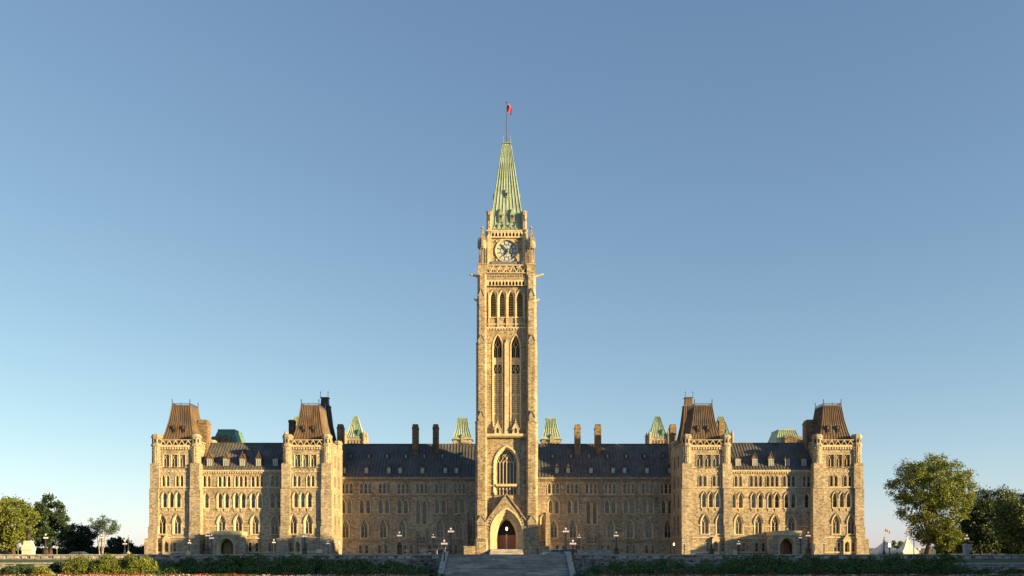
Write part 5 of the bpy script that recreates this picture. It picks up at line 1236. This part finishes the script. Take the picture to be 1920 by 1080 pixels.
def hedge(px0,px1,pyt,Y,lab,seed):
    rg=random.Random(seed); ell=[]; n=int((px1-px0)/9)
    for i in range(n):
        p=px0+(px1-px0)*(i+.5)/n; ell.append((X(p,Y),Y+rg.uniform(-1,1),DL,1.6,1.6,Z(pyt+rg.uniform(-2.5,2.5),Y)-DL))
    mound('hedge',ell,M['leaf_d'],n*900,.22,lab,'hedge',seed=seed)
hedge(-30,285,1026,55,'long dark hedge behind the trees at the far left',51)
hedge(1765,1940,1022,70,'long dark hedge behind the trees at the far right',52)
# raised beds and flowers
for x0,x1 in ((-70,-8.6),(8.6,75)):
    m=MB(); m.add([(x0,-96,-3.0),(x1,-96,-3.0),(x1,-92,-2.2),(x0,-92,-2.2),(x1,-79,-2.15),(x0,-79,-2.15),(x1,-68.1,-2.5),(x0,-68.1,-2.5)],[(0,1,2,3),(3,2,4,5),(5,4,6,7)]); tag(m.build('flower_bed_soil',M['soil']),kind='structure')
M['flower_red']=leafmat('red_flower_petals',(.10,.02,.012),(.24,.035,.02),(.45,.06,.03),.2)
M['flower_leaf']=leafmat('flower_bed_leaves',(.02,.05,.015),(.04,.09,.025),(.08,.14,.04),.2)
M['flower_white']=leafmat('white_flower_petals',(.45,.42,.40),(.6,.58,.56),(.8,.78,.76),.2)
def strip(name,x0,x1,y0,y1,z0,z1,n,ls,mat,lab,seed):
    rg=random.Random(seed); m=MB()
    for i in range(n):
        x=rg.uniform(x0,x1); y=rg.uniform(y0,y1); z=rg.uniform(z0,z1)+.22*noise.noise(Vector((x*.55,y*.5,seed)))+.1*noise.noise(Vector((x*2.5,y,0)))
        leafquad(m,Vector((x,y,z)),ls,rg)
    tag(m.build(name,mat),lab,'flowers',None,'stuff')
for x0,x1,sd_,side in ((-62,-9.2,1,'left'),(9.6,62,2,'right')):
    strip('red_flowers',x0,x1,-89.5,-86.0,-2.2,-1.88,11000,.06,M['flower_red'],'band of red bedding flowers along the bottom edge, %s of the steps'%side,sd_)
    strip('flower_foliage',x0,x1,-91.2,-89.6,-2.2,-1.98,9000,.075,M['flower_leaf'],'green leaves of the bedding plants in front of the red flowers, %s side'%side,sd_+5)
    strip('white_flowers',x0,x1,-91.2,-89.8,-2.02,-1.93,1800,.06,M['flower_white'],'scattered white bedding flowers at the very bottom, %s of the steps'%side,sd_+9)

# ================================================================== EAST BLOCK, unseen, its heights and gaps shaped to cast the low shade
e=empty('shade_caster_block',(112,-80,DL),'unseen sandstone block with steep roofs, stepped to cast the low shade, outside the right edge of the view','building')
def eb(x0,x1,y0,y1,ze,zr):
    m=MB(); m.M=Matrix.Translation((-112,80,-DL)); m.box(x0,x1,y0,y1,-3,ze); m.build('wall',M['stone'],e)
    m=MB(); m.M=Matrix.Translation((-112,80,-DL)); m.frus((x0-.4,x1+.4,y0,y1),(x0+1.2,x1-5,y0,y1),ze,zr); m.build('roof',M['green'],e)
    n=int((y1-y0)/4)
    for i in range(n):
        for z in (2,7,12,17):
            if z+3.5<ze: window('arched_window',x0-112-.1,y0+4*(i+.5)+80,z-DL,R(-90),e)
EB_H={1:5.0,2:5.0,4:25.2,5:19.5,6:19.5}  # segment heights set by where their shadow should fall
EB_SEG=[(96,104.5+i%3*.5,-22-4.83*(i+1) if i<11 else -78,-22.01-4.83*i,EB_H.get(i,2.4+.459*(24.4+4.83*i))-1.6,EB_H.get(i,2.4+.459*(24.4+4.83*i))) for i in range(12)]+[(96,106,-92.5,-78.01,31,34),(96,106,-98.5,-92.51,17,19),(96,106,-135,-98.51,31,34),(96,106,-145,-135.01,27,30.5)]
for sg in EB_SEG: eb(*sg)
